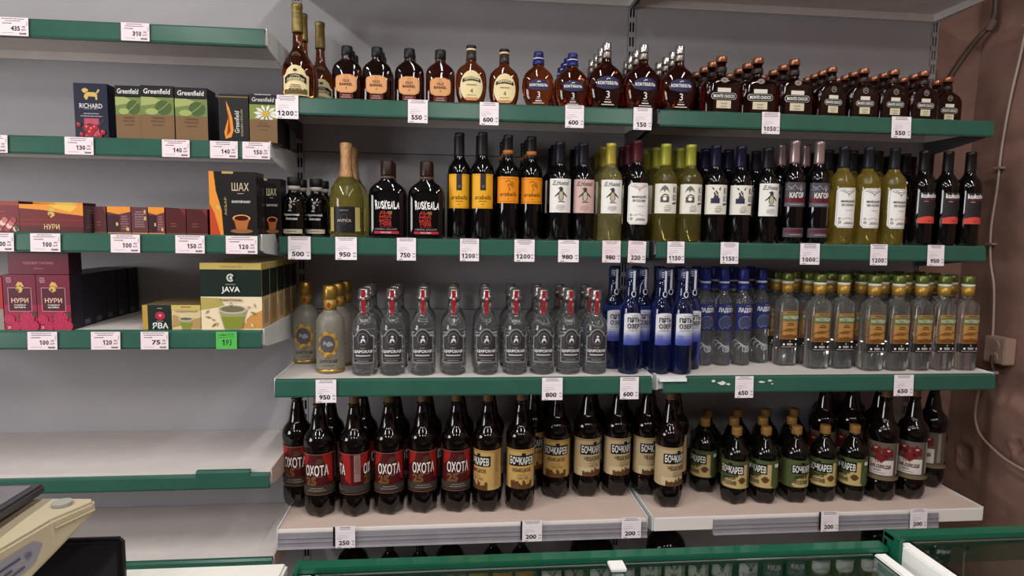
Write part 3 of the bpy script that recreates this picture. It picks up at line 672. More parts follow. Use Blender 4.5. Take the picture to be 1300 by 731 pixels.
def b_pyat():
    h, R = .33, .0335
    o = lathe('blue_vodka_bottle', [(z * h, r * R) for z, r in [(0, .88), (.006, .97), (.02, 1), (.58, 1), (.62, .97), (.655, .89), (.685, .76), (.71, .64), (.74, .55), (.80, .50), (.96, .48)]], G('#4a62b4', trans=.97))
    lathe('cap', [(.90 * h, .0172), (.905 * h, .0178), (.99 * h, .0176), (h, .016)], M('#1c2346', .3), o, 24)
    lt = M('#c5c9d6', .4)
    p = Print(on_round(.0180), .004, .0006); p.rect(-.0004, .0075, .80 * h, .985 * h, lt).rects([(-.010, -.002, .965 * h, .972 * h), (-.010, -.003, .945 * h, .952 * h), (-.009, -.003, .925 * h, .932 * h)], lt).ring(.0035, .765 * h, .0085, .0105, .003, lt, 18); p.build('key_emblem', o)
    s = on_round(R); z0, z1 = .285 * h, .585 * h
    base = [(-.030, z0), (.030, z0), (.030, z1 - .003), (.015, z1 + .001), (0, z1 + .002), (-.015, z1 + .001), (-.030, z1 - .003)]
    def f(p):
        for i, c in enumerate(('#c3c5d2', '#a3a8c6', '#8288b8', '#636bac', '#4a549f', '#3a4596')): p.rect(-.030, .030, z0 + .0075 * (5 - i), z0 + .0075 * (6 - i), M(c, .5))
        p.text('ПЯТЬ', .001, z1 - .020, .015, INK, w=.040, bold=.03).text('ОЗЕР', .001, z1 - .039, .015, INK, w=.040, bold=.03).bars(.004, z1 - .008, .03, 1, .003, .0014, GREYINK).bars(0, z1 - .051, .044, 2, .004, .0012, GREYINK).bars(-.014, z0 + .030, .022, 4, .005, .0014, M('#525a8c', .5))
    lab(s, f, o, .005, M('#cfcfd6', .5), base)
    return o
def b_lad():
    h, R = .329, .0308
    o = lathe('lake_vodka_bottle', [(z * h, r * R) for z, r in [(0, .86), (.006, .95), (.02, .99), (.10, 1), (.20, .95), (.33, .97), (.36, 1), (.64, 1), (.67, .96), (.70, .84), (.72, .66), (.74, .52), (.77, .46), (.96, .43)]], CLEAR)
    lathe('cap', [(.865 * h, .0168), (.87 * h, .0175), (.985 * h, .0172), (h, .015)], BLUECAP, o, 24)
    lathe('cap_band', [(.845 * h, .0176), (.866 * h, .0176)], M('#c9c9d2', .4), o, 24)
    lathe('collar', [(.775 * h, .0172), (.785 * h, .0178), (.845 * h, .0174)], BLUECAP, o, 24)
    s = on_round(R); z0, z1 = .365 * h, .64 * h
    def f(p):
        p.text('ЛАДОГА', .002, z1 - .022, .018, WHITE, w=.056, bold=.03).bars(.006, z1 - .008, .024, 1, .003, .002, LIGHTINK)
        lk = [(-.024, z0 + .030), (-.016, z0 + .044), (-.004, z0 + .050), (.008, z0 + .047), (.014, z0 + .038), (.022, z0 + .036), (.026, z0 + .024), (.020, z0 + .016), (.012, z0 + .018), (.006, z0 + .008), (-.004, z0 + .012), (-.012, z0 + .006), (-.02, z0 + .014)]
        p.poly(lk, M('#3d435c', .4)).line(lk + [lk[0]], .0011, M('#8d94b4', .4)).text('водка', .021, z0 + .047, .006, M('#b8343c', .5), w=.016, bold=.02)
    lab(s, f, o, .005, M('#252c63', .4), (-.036, .036, z0, z1))
    p = Print(s, .005, .0006)
    for i in range(3): p.line([(-.026 + i * .012 + .02 * math.cos(.5 + t * .5), .052 + .034 * math.sin(.4 + t * .42) - i * .008) for t in range(6)], .0018, M('#b9bcc0', .2))
    p.ring(.004, .058, .013, .011, .0022, M('#b9bcc0', .2)).ring(.006, .056, .006, .005, .0018, M('#c9ccd0', .2)); p.build('raised_swirls', o)
    return o
def b_nast():
    h, w = .315, .070
    R = [(0, .90, None, 3.2), (.006, .97, None, 3.4), (.02, 1, None, 3.6), (.66, 1, None, 3.6), (.69, .97, None, 3.4), (.715, .86, None, 3), (.735, .66, None, 2.4), (.75, .50, None, 2), (.78, .46, None, 2), (.95, .44, None, 2)]
    o = flask('amber_label_vodka_bottle', R, CLEAR, w, w * .86, h)
    lathe('cap', [(.915 * h, .0185), (.92 * h, .0195), (.988 * h, .0192), (h, .017)], M('#5f6a34', .3, metal=.5), o, 24)
    lathe('cap_band', [(.885 * h, .0196), (.915 * h, .0196)], M('#c2c0ac', .4), o, 24)
    lathe('neck_label', [(.79 * h, .0192), (.885 * h, .0194)], M('#a88338', .35, metal=.4), o, 24)
    s = on_flat(w / 2, w * .43, 3.6); z0, z1 = .295 * h, .595 * h; DB = M('#4a2f14', .5)
    def f(p):
        p.rect(-.031, .031, z1 - .034, z1 - .009, M('#5d6a42', .5)).frame(-.031, .031, z0 + .002, z1 - .003, .0008, DB)
        p.text('НАСТОЯЩАЯ', .001, z1 - .0215, .013, M('#d6d2bc', .5), w=.052, bold=.015).bars(0, z1 - .006, .04, 1, .003, .0018, DB).bars(0, z1 - .042, .028, 2, .006, .003, DB)
        p.line([(-.030, z0 + .020), (-.022, z0 + .030), (-.008, z0 + .036), (.010, z0 + .034), (.024, z0 + .038), (.031, z0 + .030)], .0016, DB).polys([blob(-.004, z0 + .030, .022, .005), [(-.031, z0 + .003), (.031, z0 + .003), (.031, z0 + .017), (.02, z0 + .012), (0, z0 + .018), (-.02, z0 + .013), (-.031, z0 + .018)]], M('#7d4f1e', .5))
        p.line([(-.03, z0 + .010), (.03, z0 + .012)], .0014, DB).line([(-.03, z0 + .006), (.03, z0 + .007)], .0014, DB)
    lab(s, f, o, .01, M('#a87a42', .5), (-.0325, .0325, z0, z1))
    q = Print(s, .008, .0006); q.rect(-.0345, .0345, .195 * h, .29 * h, M('#15110f', .5)); L = q.build('lower_label', o)
    p = Print(s, .008, .0010); p.text('ВОДКА', .001, .238 * h, .0085, WHITE, w=.020, bold=.03).ell(-.020, .238 * h, .0035, .0035, WHITE, 10).ell(.022, .238 * h, .0035, .0035, WHITE, 10).rect(-.028, .03, .208 * h, .214 * h, LIGHTINK).ell(0, .272 * h, .002, .002, WHITE, 8); p.build('lettering', L)
    return o
OCHCAP = M('#7d5f3c', .45, grain=.15, gscale=60)
def pet_surf(h, R): return on_round(.925 * R), .206 * h, .545 * h
def b_ohota():
    h, R = .380, .0475
    o = pet('beer_bottle', h, R, OCHCAP)
    s, z0, z1 = pet_surf(h, R); r = .925 * R; C = PI * r
    def f(p):
        dr = M('#2a1412', .5)
        for a in (0, C, -C):
            p.polys([[(a + .016, z1), (a + .052, z1), (a + .055, z0 + .03), (a + .036, z0 + .045), (a + .030, z0 + .07)], [(a - .05, z1), (a - .022, z1), (a - .030, z1 - .03), (a - .055, z1 - .05)]], M('#931b1a', .5))
            p.polys([blob(a + .012, z1 - .022, .016, .010), blob(a + .002, z1 - .028, .012, .008)], M('#4a342a', .5))
        for a in (0, 1.07 * C, -1.07 * C):
            p.text('ОХОТА', a, z1 - .052, .034, WHITE, w=.072, bold=.02)
            p.bars(a + .004, z1 - .073, .04, 1, .003, .003, M('#7a5a52', .5))
            p.text('25', a - .018, z0 + .043, .028, M('#6d482a', .5), w=.036, bold=.06)
        p.rect(-C * .98, C * .98, z0 + .006, z0 + .029, M('#3a342f', .5)).bars(0, z0 + .020, .06, 2, .007, .0022, M('#8a8078', .5))
        p.rects([(-C * .98, C * .98, z0, z0 + .002), (-C * .98, C * .98, z1 - .002, z1)], M('#6a5a48', .5))
    lab(s, f, o, .006, M('#4a1012', .5), (-C * .98, C * .98, z0, z1))
    q = Print(s, .006, .0032); q.rect(C * .46, C * .60, z0 + .04, z1 - .004, M('#8d6a66', .5)).bars(C * .53, z1 - .012, .016, 9, .0062, .0022, M('#5a3a38', .5)); q.build('barcode_panel', o)
    return o
def skyline(p, a, z0, mat, seed):
    rr2 = random.Random(seed); L = []; x = a - .036
    while x < a + .034:
        w = rr2.uniform(.004, .009); hh = rr2.uniform(.012, .026)
        L.append([(x, z0), (x + w, z0), (x + w, z0 + hh), (x + w / 2, z0 + hh + rr2.uniform(0, .008)), (x, z0 + hh)]); x += w * .95
    p.polys(L, mat)
def b_boch(kind):
    h, R = .380, .0475
    o = pet('beer_bottle', h, R, OCHCAP)
    s, z0, z1 = pet_surf(h, R); r = .925 * R; C = PI * r
    base = M('#bd9a5c', .5) if kind == 'gold' else M('#b5a07a', .5); BR = M('#5c3a1e', .5)
    def f(p):
        if kind != 'gold':
            p.rect(-.05, .05, z0 + .004, z0 + .030, M('#c2b48e', .5))
        for a in (0, C * 1.02, -C * 1.02):
            p.poly([(a - .045, z1 - .055), (a + .045, z1 - .052), (a + .045, z1 - .018), (a + .012, z1 - .019), (a + .012, z1 - .011), (a - .001, z1 - .011), (a - .001, z1 - .019), (a - .045, z1 - .021)], M('#1a1a17', .5))
            p.text('БОЧКАРЕВ', a, z1 - .0365, .025, WHITE, w=.080, bold=.02)
            p.text('НЕМЕЦКОЕ' if kind == 'gold' else 'ЧЕШСКОЕ', a, z1 - .068, .015, BR if kind == 'gold' else M('#3c3324', .5), w=.062, bold=.035)
            p.bars(a, z1 - .081, .036, 2, .004, .0014, M('#8a6a3a', .5)).text('СВЕТЛОЕ', a + .004, z0 + .036, .008, BR, w=.036)
            skyline(p, a, z0 + .001, BR, 5 if kind == 'gold' else 9)
        p.rects([(-C * .98, C * .98, z1 - .003, z1 - .001)], M('#8a6a3a', .5))
    lab(s, f, o, .006, base, (-C * .98, C * .98, z0, z1))
    q = Print(s, .006, .0022); q.rect(C * .42, C * .54, z0 + .012, z1 - .006, M('#a88450', .5)).bars(C * .48, z1 - .014, .014, 10, .0062, .002, M('#6a4a28', .5)); q.build('barcode_panel', o)
    return o
def b_green():
    h, R = .257, .0455
    L = [(0, .66, .2), (.015, .82, .24), (.05, .95, .18), (.11, 1, .1), (.17, 1, .03), (.205, .99, 0), (.22, .96, 0), (.595, .96, 0), (.61, .99, 0), (.66, .97, 0), (.70, .90, 0), (.75, .74, 0), (.80, .54, 0), (.84, .40, 0), (.865, .32, 0), (.87, .36, 0), (.885, .36, 0), (.89, .27, 0), (.95, .26, 0)]
    o = loft('draught_beer_bottle', [(z * h, r * R, r * R, 2, l) for z, r, l in L], M('#0a0806', .05, spec=.6), None, 40)
    lathe('cap', [(.895 * h, .0168), (.90 * h, .0172), (.985 * h, .0170), (h, .0155)], M('#8f6a34', .45, grain=.15, gscale=60), o, 22)
    r = .96 * R; s = on_round(r); C = PI * r; z0, z1 = .226 * h, .59 * h; BR = M('#5a3c1e', .5)
    def f(p):
        for a in (0, C, -C):
            p.polys([[(a - .036, z0 + .002), (a + .055, z0 + .002), (a + .055, z0 + .008), (a - .030, z0 + .008)], [(a - .04, z0 + .006), (a + .05, z0 + .006), (a + .05, z1 - .012), (a + .036, z1 - .012), (a + .016, z0 + .04), (a - .02, z0 + .034), (a - .04, z0 + .012)]], M('#b8a06c', .5))
            p.poly([(a - .043, z1 - .046), (a + .036, z1 - .046), (a + .036, z1 - .012), (a - .002, z1 - .014), (a - .002, z1 - .007), (a - .014, z1 - .007), (a - .014, z1 - .014), (a - .043, z1 - .016)], M('#15160f', .5))
            p.text('БОЧКАРЕВ', a - .0035, z1 - .030, .024, WHITE, w=.072, bold=.02)
            p.text('ЖИВОЙ', a - .012, z1 - .056, .014, M('#26261a', .5), w=.042, bold=.03).text('РОЗЛИВ', a - .010, z1 - .074, .014, M('#26261a', .5), w=.046, bold=.03)
            p.ell(a + .031, z1 - .064, .010, .011, BR, 12).rect(a + .019, a + .043, z1 - .067, z1 - .060, BR)
        p.rect(C * .42, C * .52, z1 - .020, z1 - .008, M('#c5c8bc', .5))
    lab(s, f, o, .006, M('#4b5530', .5), (-C * .98, C * .98, z0, z1))
    return o
def b_tri():
    h, R = .378, .048
    o = pet('bear_label_beer_bottle', h, R, OCHCAP)
    s, z0, z1 = pet_surf(h, R); r = .925 * R; C = PI * r
    def f(p):
        for a in (0, C * 1.02, -C * 1.02):
            p.rect(a - .036, a + .042, z0 + .016, z0 + .068, M('#c9c0bb', .5))
            p.polys([blob(a - .014, z1 - .028, .027, .026, 18), blob(a + .018, z1 - .034, .025, .030, 18), blob(a + .002, z1 - .052, .032, .020, 16)], M('#6b1a1d', .5))
            p.polys([blob(a - .016, z1 - .020, .008, .005), blob(a + .022, z1 - .026, .008, .005)], M('#b5a39c', .5)).polys([blob(a - .010, z1 - .034, .006, .006), blob(a + .014, z1 - .045, .006, .008)], M('#3c1214', .5))
            p.text('ТРИ', a - .006, z0 + .062, .011, M('#6d1d20', .5), w=.024, bold=.03).text('МЕДВЕДЯ', a + .001, z0 + .045, .014, M('#5a181c', .5), w=.062, bold=.03).bars(a - .008, z0 + .031, .034, 1, .003, .003, M('#4a2a28', .5)).bars(a, z0 + .023, .05, 1, .003, .0016, GREYINK)
            p.rect(a + .050, a + .062, z0 + .02, z1 - .004, M('#8a7d72', .5))
        p.rect(-C * .98, C * .98, z0, z0 + .012, M('#6f6047', .5))
    lab(s, f, o, .006, M('#5c544a', .5), (-C * .98, C * .98, z0, z1))
    return o

BUILD = dict(cognac=b_cognac, oldb=b_oldbarrel, four=b_four, koks=lambda: b_kok(.169, .100, .055, M('#1d2363', .3), False), kokb=lambda: b_kok(.206, .115, .060, SILVER, True),
             mcb=lambda: b_monte(.181, .118, .062, True), mcs=lambda: b_monte(.159, .102, .036, False), balsam=b_balsam, champ=b_champ, rusk=b_rusk,
             araby=lambda: b_arab(True), arabo=lambda: b_arab(False, .325), elhw=lambda: b_elh(BLACKGLASS, M('#14131c', .4), WHITE), elhp=lambda: b_elh(BLACKGLASS, M('#14131c', .4), PALEPINK),
             elhy=lambda: b_elh(G('#d8ce8c', trans=.9), M('#a8983f', .4, metal=.3), WHITE, 'white_wine_bottle'), marqr=lambda: b_marq(BLACKGLASS, M('#43141d', .4), True), marqw=lambda: b_marq(G('#d2bb58', trans=.88), M('#1b1c22', .4), False),
             kikow=lambda: b_kiko(True), kikod=lambda: b_kiko(False), kagor=b_kagor, kuk=b_kuk, gold=b_gold, tsar=b_tsar, pyat=b_pyat, lad=b_lad, nast=b_nast, ohota=b_ohota,
             bochg=lambda: b_boch('gold'), bochl=lambda: b_boch('light'), green=b_green, tri=b_tri)
HT = dict(cognac=.281, oldb=.16, four=.178, koks=.169, kokb=.206, mcb=.181, mcs=.159, balsam=.18, champ=.289, rusk=.236, gold=.268, tsar=.264, pyat=.33, lad=.329, nast=.315, ohota=.38, bochg=.38, bochl=.38, green=.257, tri=.378)
def put(kind, x, y, z, label, cat, group, rot=0.):
    if kind not in PROTO: o = PROTO[kind] = BUILD[kind]()
    else: o = dup(PROTO[kind])
    o.location = (x, y, z); o.rotation_euler = (0, 0, rot)
    return tag(o, label, cat, group)
def row(kind, shelf_key, items, desc, where, group, cat='bottle', step=.06, wobble=.05):
    """items: (u, y, rows behind, rot); the first is the front bottle, the rest stand behind it at the same x"""
    z = SZ[shelf_key]; n = len(items); rj = random.Random(hash_(kind))
    for i, it in enumerate(items):
        u, y, back = it[:3]; rot = it[3] if len(it) > 3 else rj.uniform(-wobble, wobble)
        x = X(u, y, z + .35 * HT.get(kind, .31))
        pos = f'{ordn(i + 1)} of {n} from the left, ' if n > 1 else ''
        put(kind, x, y, z, f'{desc}, {pos}{where}', cat, group, rot)
        for b in range(back):
            q = ['right behind', 'two rows behind', 'three rows behind', 'four rows behind'][b]
            w_ = f'the {ordn(i + 1)} front one' if n > 1 else 'its front twin'
            put(kind, x + rj.uniform(-.003, .003), y + step * (b + 1), z, f'{desc}, {q} {w_}', cat, group, rj.uniform(-.04, .04))
def hash_(s): return sum(ord(c) * (i + 3) for i, c in enumerate(s))

# top bottle shelf
z1_ = SZ['s1']
put('cognac', X(378.4, -.245, z1_ + .1), -.245, z1_, 'tall long-necked cognac bottle with gold foil, frontmost at shelf end', 'bottle', 'long-necked cognac bottles')
put('cognac', X(385, -.158, z1_ + .1), -.158, z1_, 'tall cognac bottle mostly hidden behind the frontmost long-necked one', 'bottle', 'long-necked cognac bottles')
put('cognac', X(407, -.082, z1_ + .1), -.082, z1_, 'tall long-necked cognac bottle standing back, right of the frontmost one', 'bottle', 'long-necked cognac bottles', .25)
row('oldb', 's1', [(441, -.262, 2), (479, -.262, 2), (520, -.262, 1), (559, -.262, 0)], 'black-capped amber flask with orange label', 'top shelf', 'black-capped flasks', step=.05)
row('four', 's1', [(598, -.258, 0), (639.7, -.235, 0)], 'brandy bottle with oval cream label', 'top shelf', 'oval-label brandy bottles', step=.06)
row('koks', 's1', [(683, -.255, 0), (726, -.255, 3)], 'blue-capped egg-shaped cognac bottle', 'top shelf', 'blue-capped cognac bottles', step=.058)
row('kokb', 's1', [(769, -.253, 3), (815.5, -.253, 3), (861, -.253, 3)], 'silver-capped tall cognac flagon', 'top shelf', 'silver-capped cognac flagons', step=.0645)
row('mcb', 's1', [(914, -.25, 3), (960, -.25, 3), (1006, -.25, 3)], 'large square copper-capped brandy decanter', 'top shelf', 'large copper-capped decanters', step=.068)
row('mcs', 's1', [(1053.6, -.262, 3), (1094, -.262, 3), (1132, -.262, 3), (1170, -.262, 2)], 'small square copper-capped brandy bottle', 'top shelf', 'small copper-capped bottles', step=.046)
x5 = X(1200, -.20, z1_ + .05)
for k in range(2): put('mcs', x5, -.20 + .048 * k, z1_, ['small copper-capped brandy bottle at the right shelf end, standing back', 'small copper-capped brandy bottle hindmost at the right shelf end'][k], 'bottle', 'small copper-capped bottles')
# second shelf
row('balsam', 's2', [(374, -.262, 1), (402, -.216, 1)], 'small black balsam bottle with pale band', 'second shelf', 'small black balsam bottles', step=.088)
row('champ', 's2', [(440, -.245, 1)], 'sparkling wine bottle in gold foil, black label', 'second shelf', 'gold-foil sparkling wine', step=.11)
row('rusk', 's2', [(492, -.268, 1), (541.5, -.268, 1)], 'flat black balsam bottle with red print', 'second shelf', 'flat black balsam bottles', step=.07)
row('araby', 's2', [(583, -.238, 2), (612, -.263, 2)], 'dark wine bottle with yellow label', 'second shelf', 'yellow-label wine', step=.08)
row('arabo', 's2', [(644, -.256, 2), (673.5, -.24, 2)], 'dark wine bottle with orange label', 'second shelf', 'orange-label wine', step=.08)
row('elhw', 's2', [(709.5, -.262, 2)], 'dark wine bottle with white penguin label, left one', 'second shelf', 'penguin-label wine', step=.08)
row('elhp', 's2', [(739, -.25, 2)], 'dark wine bottle with pinkish penguin label', 'second shelf', 'penguin-label wine', step=.08)
row('elhy', 's2', [(774, -.262, 2)], 'pale wine bottle with gold cap and penguin label', 'second shelf', 'penguin-label wine', step=.085)
row('marqr', 's2', [(807, -.262, 2)], 'dark wine bottle with burgundy capsule', 'second shelf', 'cut-corner-label wine', step=.085)
row('kikow', 's2', [(843, -.262, 2, -.18), (874.5, -.262, 2, -.18)], 'green-capped white wine with bird-and-clock label', 'second shelf', 'clock-label white wine', step=.085)
row('kikod', 's2', [(906, -.262, 2, -.18), (937.5, -.262, 2, -.2)], 'dark wine with giraffe-like drawing on white label', 'second shelf', 'animal-label red wine', step=.085)
put('elhw', X(971, -.262, 1.52), -.262, SZ['s2'], 'dark wine bottle with white penguin label, right one beside silver-capped bottles', 'bottle', 'penguin-label wine')
for k in range(2): put('elhw', X(971, -.262, 1.52) + .004, -.177 + .085 * k, SZ['s2'], ['dark wine right behind the right-hand penguin-label bottle', 'dark wine two rows behind the right-hand penguin-label bottle'][k], 'bottle', 'penguin-label wine')
row('kagor', 's2', [(1005, -.262, 2, -.15), (1036, -.262, 2, -.15)], 'silver-capped dark fortified wine with grey label', 'second shelf', 'silver-capped fortified wine', step=.082)
row('marqw', 's2', [(1067, -.260, 2), (1098.5, -.260, 2), (1131, -.260, 2)], 'yellowish white wine with white cut-corner label', 'second shelf', 'cut-corner-label white wine', step=.087)
row('kuk', 's2', [(1168.5, -.262, 2), (1198.5, -.262, 2), (1227, -.262, 0)], 'dark wine with black and red label', 'second shelf', 'black-and-red-label wine', step=.085)
# third shelf
zz3 = SZ['s3']
put('gold', X(389, -.14, zz3 + .1), -.14, zz3, 'frosted gold-capped vodka bottle standing back at the left shelf end', 'bottle', 'gold-capped vodka')
put('gold', X(419.5, -.278, zz3 + .1), -.278, zz3, 'frosted gold-capped vodka bottle at the front, above the 950 tag', 'bottle', 'gold-capped vodka')
for k in range(2): put('gold', X(419.5, -.278, zz3 + .1) + .008 * (k + 1), -.278 + .092 * (k + 1), zz3, ['gold-capped vodka bottle right behind the frosted front one', 'gold-capped vodka bottle two rows behind the frosted front one'][k], 'bottle', 'gold-capped vodka')
row('tsar', 's3', [(463, -.315, 2), (498.5, -.315, 2), (537, -.315, 2), (576, -.315, 2), (617, -.315, 2), (654, -.315, 2), (688.5, -.315, 2), (721.5, -.315, 2), (755, -.317, 2)],
    'silver-capped clear vodka with red seal strip', 'third shelf', 'red-strip clear vodka', step=.088)
row('pyat', 's3', [(799, -.322, 2), (837.5, -.326, 2), (865, -.330, 0)], 'blue glass vodka bottle with white-to-blue label', 'third shelf front', 'blue glass vodka', step=.0)if False else None
for i, (u, y, lb) in enumerate([(799, -.322, 'first of three at the front'), (838, -.326, 'second of three at the front'), (865, -.332, 'third of three in front'), (777.5, -.250, 'set back left of the first front one'),
                                (813.5, -.248, 'set back between the first two front ones'), (876, -.266, 'set back right of the third front one'), (846, -.245, 'set back behind the second front one'),
                                (779, -.172, 'in the third row, leftmost'), (806, -.172, 'in the third row, second from left'), (834, -.172, 'in the third row, third from left'), (860, -.172, 'in the third row, rightmost')]):
    put('pyat', X(u, y, zz3 + .12), y, zz3, 'blue glass vodka bottle with white label, ' + lb, 'bottle', 'blue glass vodka', [.08, .12, 0, .1, .1, 0, 0, 0, 0, 0, 0][i])
row('lad', 's3', [(893, -.215, 1), (916.5, -.215, 1), (941, -.215, 1), (964, -.18, 1)], 'blue-capped clear vodka with dark blue label', 'third shelf', 'blue-label clear vodka', step=.078)
row('nast', 's3', [(997, -.222, 2), (1037, -.272, 2), (1067, -.272, 2), (1106, -.308, 3), (1136.5, -.308, 3), (1165.5, -.308, 3), (1194, -.308, 3), (1223.5, -.308, 3)], 'clear vodka with amber and green label', 'third shelf', 'amber-label vodka', step=.072, wobble=.03)
# beer shelf
z4_ = SZ['s4']
put('ohota', X(379, -.212, z4_ + .13), -.215, z4_, 'red-label beer bottle set back at the far left shelf end', 'bottle', 'red-label beer', .0)
oh = [(406, -.287, 0), (450.5, -.290, -1.35), (494, -.285, .12), (536.5, -.280, .12), (579, -.280, .15)]
for i, (u, y, r_) in enumerate(oh):
    x = X(u, y, z4_ + .13)
    put('ohota', x, y, z4_, f'red-label beer bottle, {ordn(i + 1)} of five along the front edge' + (', turned to its barcode' if i == 1 else ''), 'bottle', 'red-label beer', r_)
    put('ohota', x + .012, y + .105, z4_, f'red-label beer bottle right behind the {ordn(i + 1)} of the front five', 'bottle', 'red-label beer', random.uniform(-2, 2))
bg = [(618.5, -.285, -.85, 'first of two at the front edge, turned to its barcode'), (660.5, -.282, 0, 'second of two at the front edge'), (683, -.19, -.1, 'in the row behind, right of the front pair'), (706, -.20, -.2, 'set back, in the gap before pale-label bottles')]
bg[2] = (676, -.125, .1, bg[2][3])
for u, y, r_, lb in bg: put('bochg', X(u, y, z4_ + .13), y, z4_, 'golden-label beer bottle ' + lb, 'bottle', 'golden-label beer', r_)
put('bochg', X(706, -.2, z4_ + .13), -.055, z4_, 'golden-label beer bottle at the back, behind the set-back one', 'bottle', 'golden-label beer')
put('bochg', X(622, -.18, z4_ + .13), -.175, z4_, 'golden-label beer bottle behind the barcode-turned golden one', 'bottle', 'golden-label beer')
bl = [(745, -.195, .28, 'first of three set back from the edge'), (783, -.195, .28, 'second of three set back from the edge'), (820, -.195, .25, 'third of three set back from the edge'), (848.5, -.292, .3, 'alone at the front, right of the shelf joint'),
      (855, -.18, -1.2, 'right behind the lone front one'), (750, -.10, 0, 'at the back behind the first set-back one'), (786, -.10, 0, 'at the back behind the second set-back one'), (822, -.10, 0, 'at the back behind the third set-back one')]
for u, y, r_, lb in bl: put('bochl', X(u, y, z4_ + .13), y, z4_, 'pale-label beer bottle ' + lb, 'bottle', 'pale-label beer', r_)
gr = [(893, -.185, -1.0), (933, -.282, -.62), (970, -.284, -1.1), (1008.5, -.284, .25), (1044.5, -.282, -.68), (1082, -.284, -1.15)]
for i, (u, y, r_) in enumerate(gr):
    put('green', X(u, y, z4_ + .1), y, z4_, f'squat green-label beer bottle, {ordn(i + 1)} of six from the left' + (', set back' if i == 0 else ''), 'bottle', 'green-label beer', r_)
    if 0 < i < 4:
        put('green', X(893 + 36.5 * i, -.185, z4_ + .1), -.185, z4_, f'green-label beer bottle right behind the {ordn(i + 1)} of the six', 'bottle', 'green-label beer', .2)
        put('green', X(898 + 36 * i, -.088, z4_ + .1), -.088, z4_, f'green-label beer bottle at the back behind the {ordn(i + 1)} of the six', 'bottle', 'green-label beer', .2)
put('green', X(896, -.088, z4_ + .1), -.088, z4_, 'green-label beer bottle at the back behind the first of the six', 'bottle', 'green-label beer', .2)
tr = [(1119.5, -.287, -.75, 'first of two at the front edge'), (1156, -.283, -.8, 'second of two at the front edge'), (1180.5, -.195, -1.35, 'set back at the right shelf end'), (1043, -.165, 1.5, 'behind the squat green bottles, left'), (1078, -.165, 1.5, 'behind the squat green bottles, right'),
      (1113, -.165, 1.5, 'behind the first front bear-label one'), (1046, -.06, 1.5, 'hindmost behind the squat green bottles, left'), (1079, -.06, 1.5, 'hindmost behind the squat green bottles, right')]
for u, y, r_, lb in tr: put('tri', X(u, y, z4_ + .13), y, z4_, 'dark red bear-label beer bottle ' + lb, 'bottle', 'bear-label beer', r_)
# stock on the base shelf, tops just showing under the beer shelf
zb_ = SZ['b']
for u, y, k, lb in ((448, -.16, 'balsam', 'left'), (495, -.18, 'balsam', 'second from left'), (533, -.18, 'balsam', 'third from left'), (626, -.18, 'balsam', 'fourth from left'), (708, -.18, 'balsam', 'fifth from left')):
    if k not in PROTO: PROTO[k] = BUILD[k]()
def b_keg(h, R):
    o = loft('keg_bottle', [(z * h, r * R, r * R, 2, l) for z, r, l in [(0, .8, .1), (.03, .95, .1), (.1, 1, 0), (.68, 1, 0), (.74, .96, 0), (.80, .84, 0), (.85, .62, 0), (.89, .40, 0), (.92, .30, 0), (.96, .28, 0)]], M('#0d0a09', .08), None, 36)
    lathe('cap', [(.93 * h, .34 * R), (.94 * h, .36 * R), (.99 * h, .35 * R), (h, .3 * R)], M('#171615', .4), o, 20)
    lab(on_round(R), lambda p: p.text('ПИВО', 0, .4 * h, .03, WHITE, w=.07), o, .008, M('#3a2a20', .5), (-.07, .07, .25 * h, .6 * h))
    return o
keg = [(448, .30, .055, 'first'), (495, .275, .04, 'second'), (533, .27, .04, 'third'), (571.5, .30, .052, 'fourth'), (626, .28, .04, 'fifth'), (662, .28, .04, 'sixth'), (752, .325, .078, 'seventh and widest'), (846, .33, .07, 'eighth'), (1117, .34, .06, 'ninth')]
for i, (u, h, R, on) in enumerate(keg):
    o = b_keg(h, R); o.location = (X(u, -.17, .36), -.17, zb_)
    tag(o, f'dark plastic bottle on the base shelf, {on} from the left', 'bottle', 'dark bottles on the base shelf')

# ------------------------------------------------------------------ tea boxes
def box(name, x0, x1, y0, depth, z, h, side, top=None):
    """root mesh box with its origin under the middle of the front face; face material on sides"""
    w = x1 - x0; mb = MB().box(-w / 2, w / 2, 0, depth, 0, h)
    o = mb.build(name, side, bevel=.0008, loc=((x0 + x1) / 2, y0, z)); return o, w, h
def front(o, w, h, fn, nm='front_print'):
    p = Print(on_face(0), None, .0003, .00015); fn(p, w, h)
    return p.build(nm, o)
def sidep(o, w, h, depth, fn):
    p = Print(lambda s, z, q: (w / 2 + q, s, z), None, .0003, .00015); fn(p, depth, h); return p.build('side_print', o)
def teabox(key, ua, ub, y0, depth, h, side, fn, label, group, name='tea_box', side_fn=None, dz=0.):
    z = SZ[key] + dz; x0, x1 = X(ua, y0, z + h / 2), X(ub, y0, z + h / 2)
    o, w, hh = box(name, x0, x1, y0, depth, z, h, side)
    if fn: front(o, w, hh, fn)
    if side_fn: sidep(o, w, hh, depth, side_fn)
    return tag(o, label, 'tea box', group)
TB = M('#17161a', .35); KRAFT = M('#75593c', .6); LEAF = M('#6c7a42', .5); LEAFD = M('#435a2c', .5); LEAFL = M('#98a264', .5); MAROON = M('#5a1226', .4); PINKR = M('#a51f45', .45); OR2 = M('#d98a2e', .45)
RASP = M('#a01b3c', .4); RASPL = M('#c8486a', .4); NUGOLD = M('#c9a557', .45)
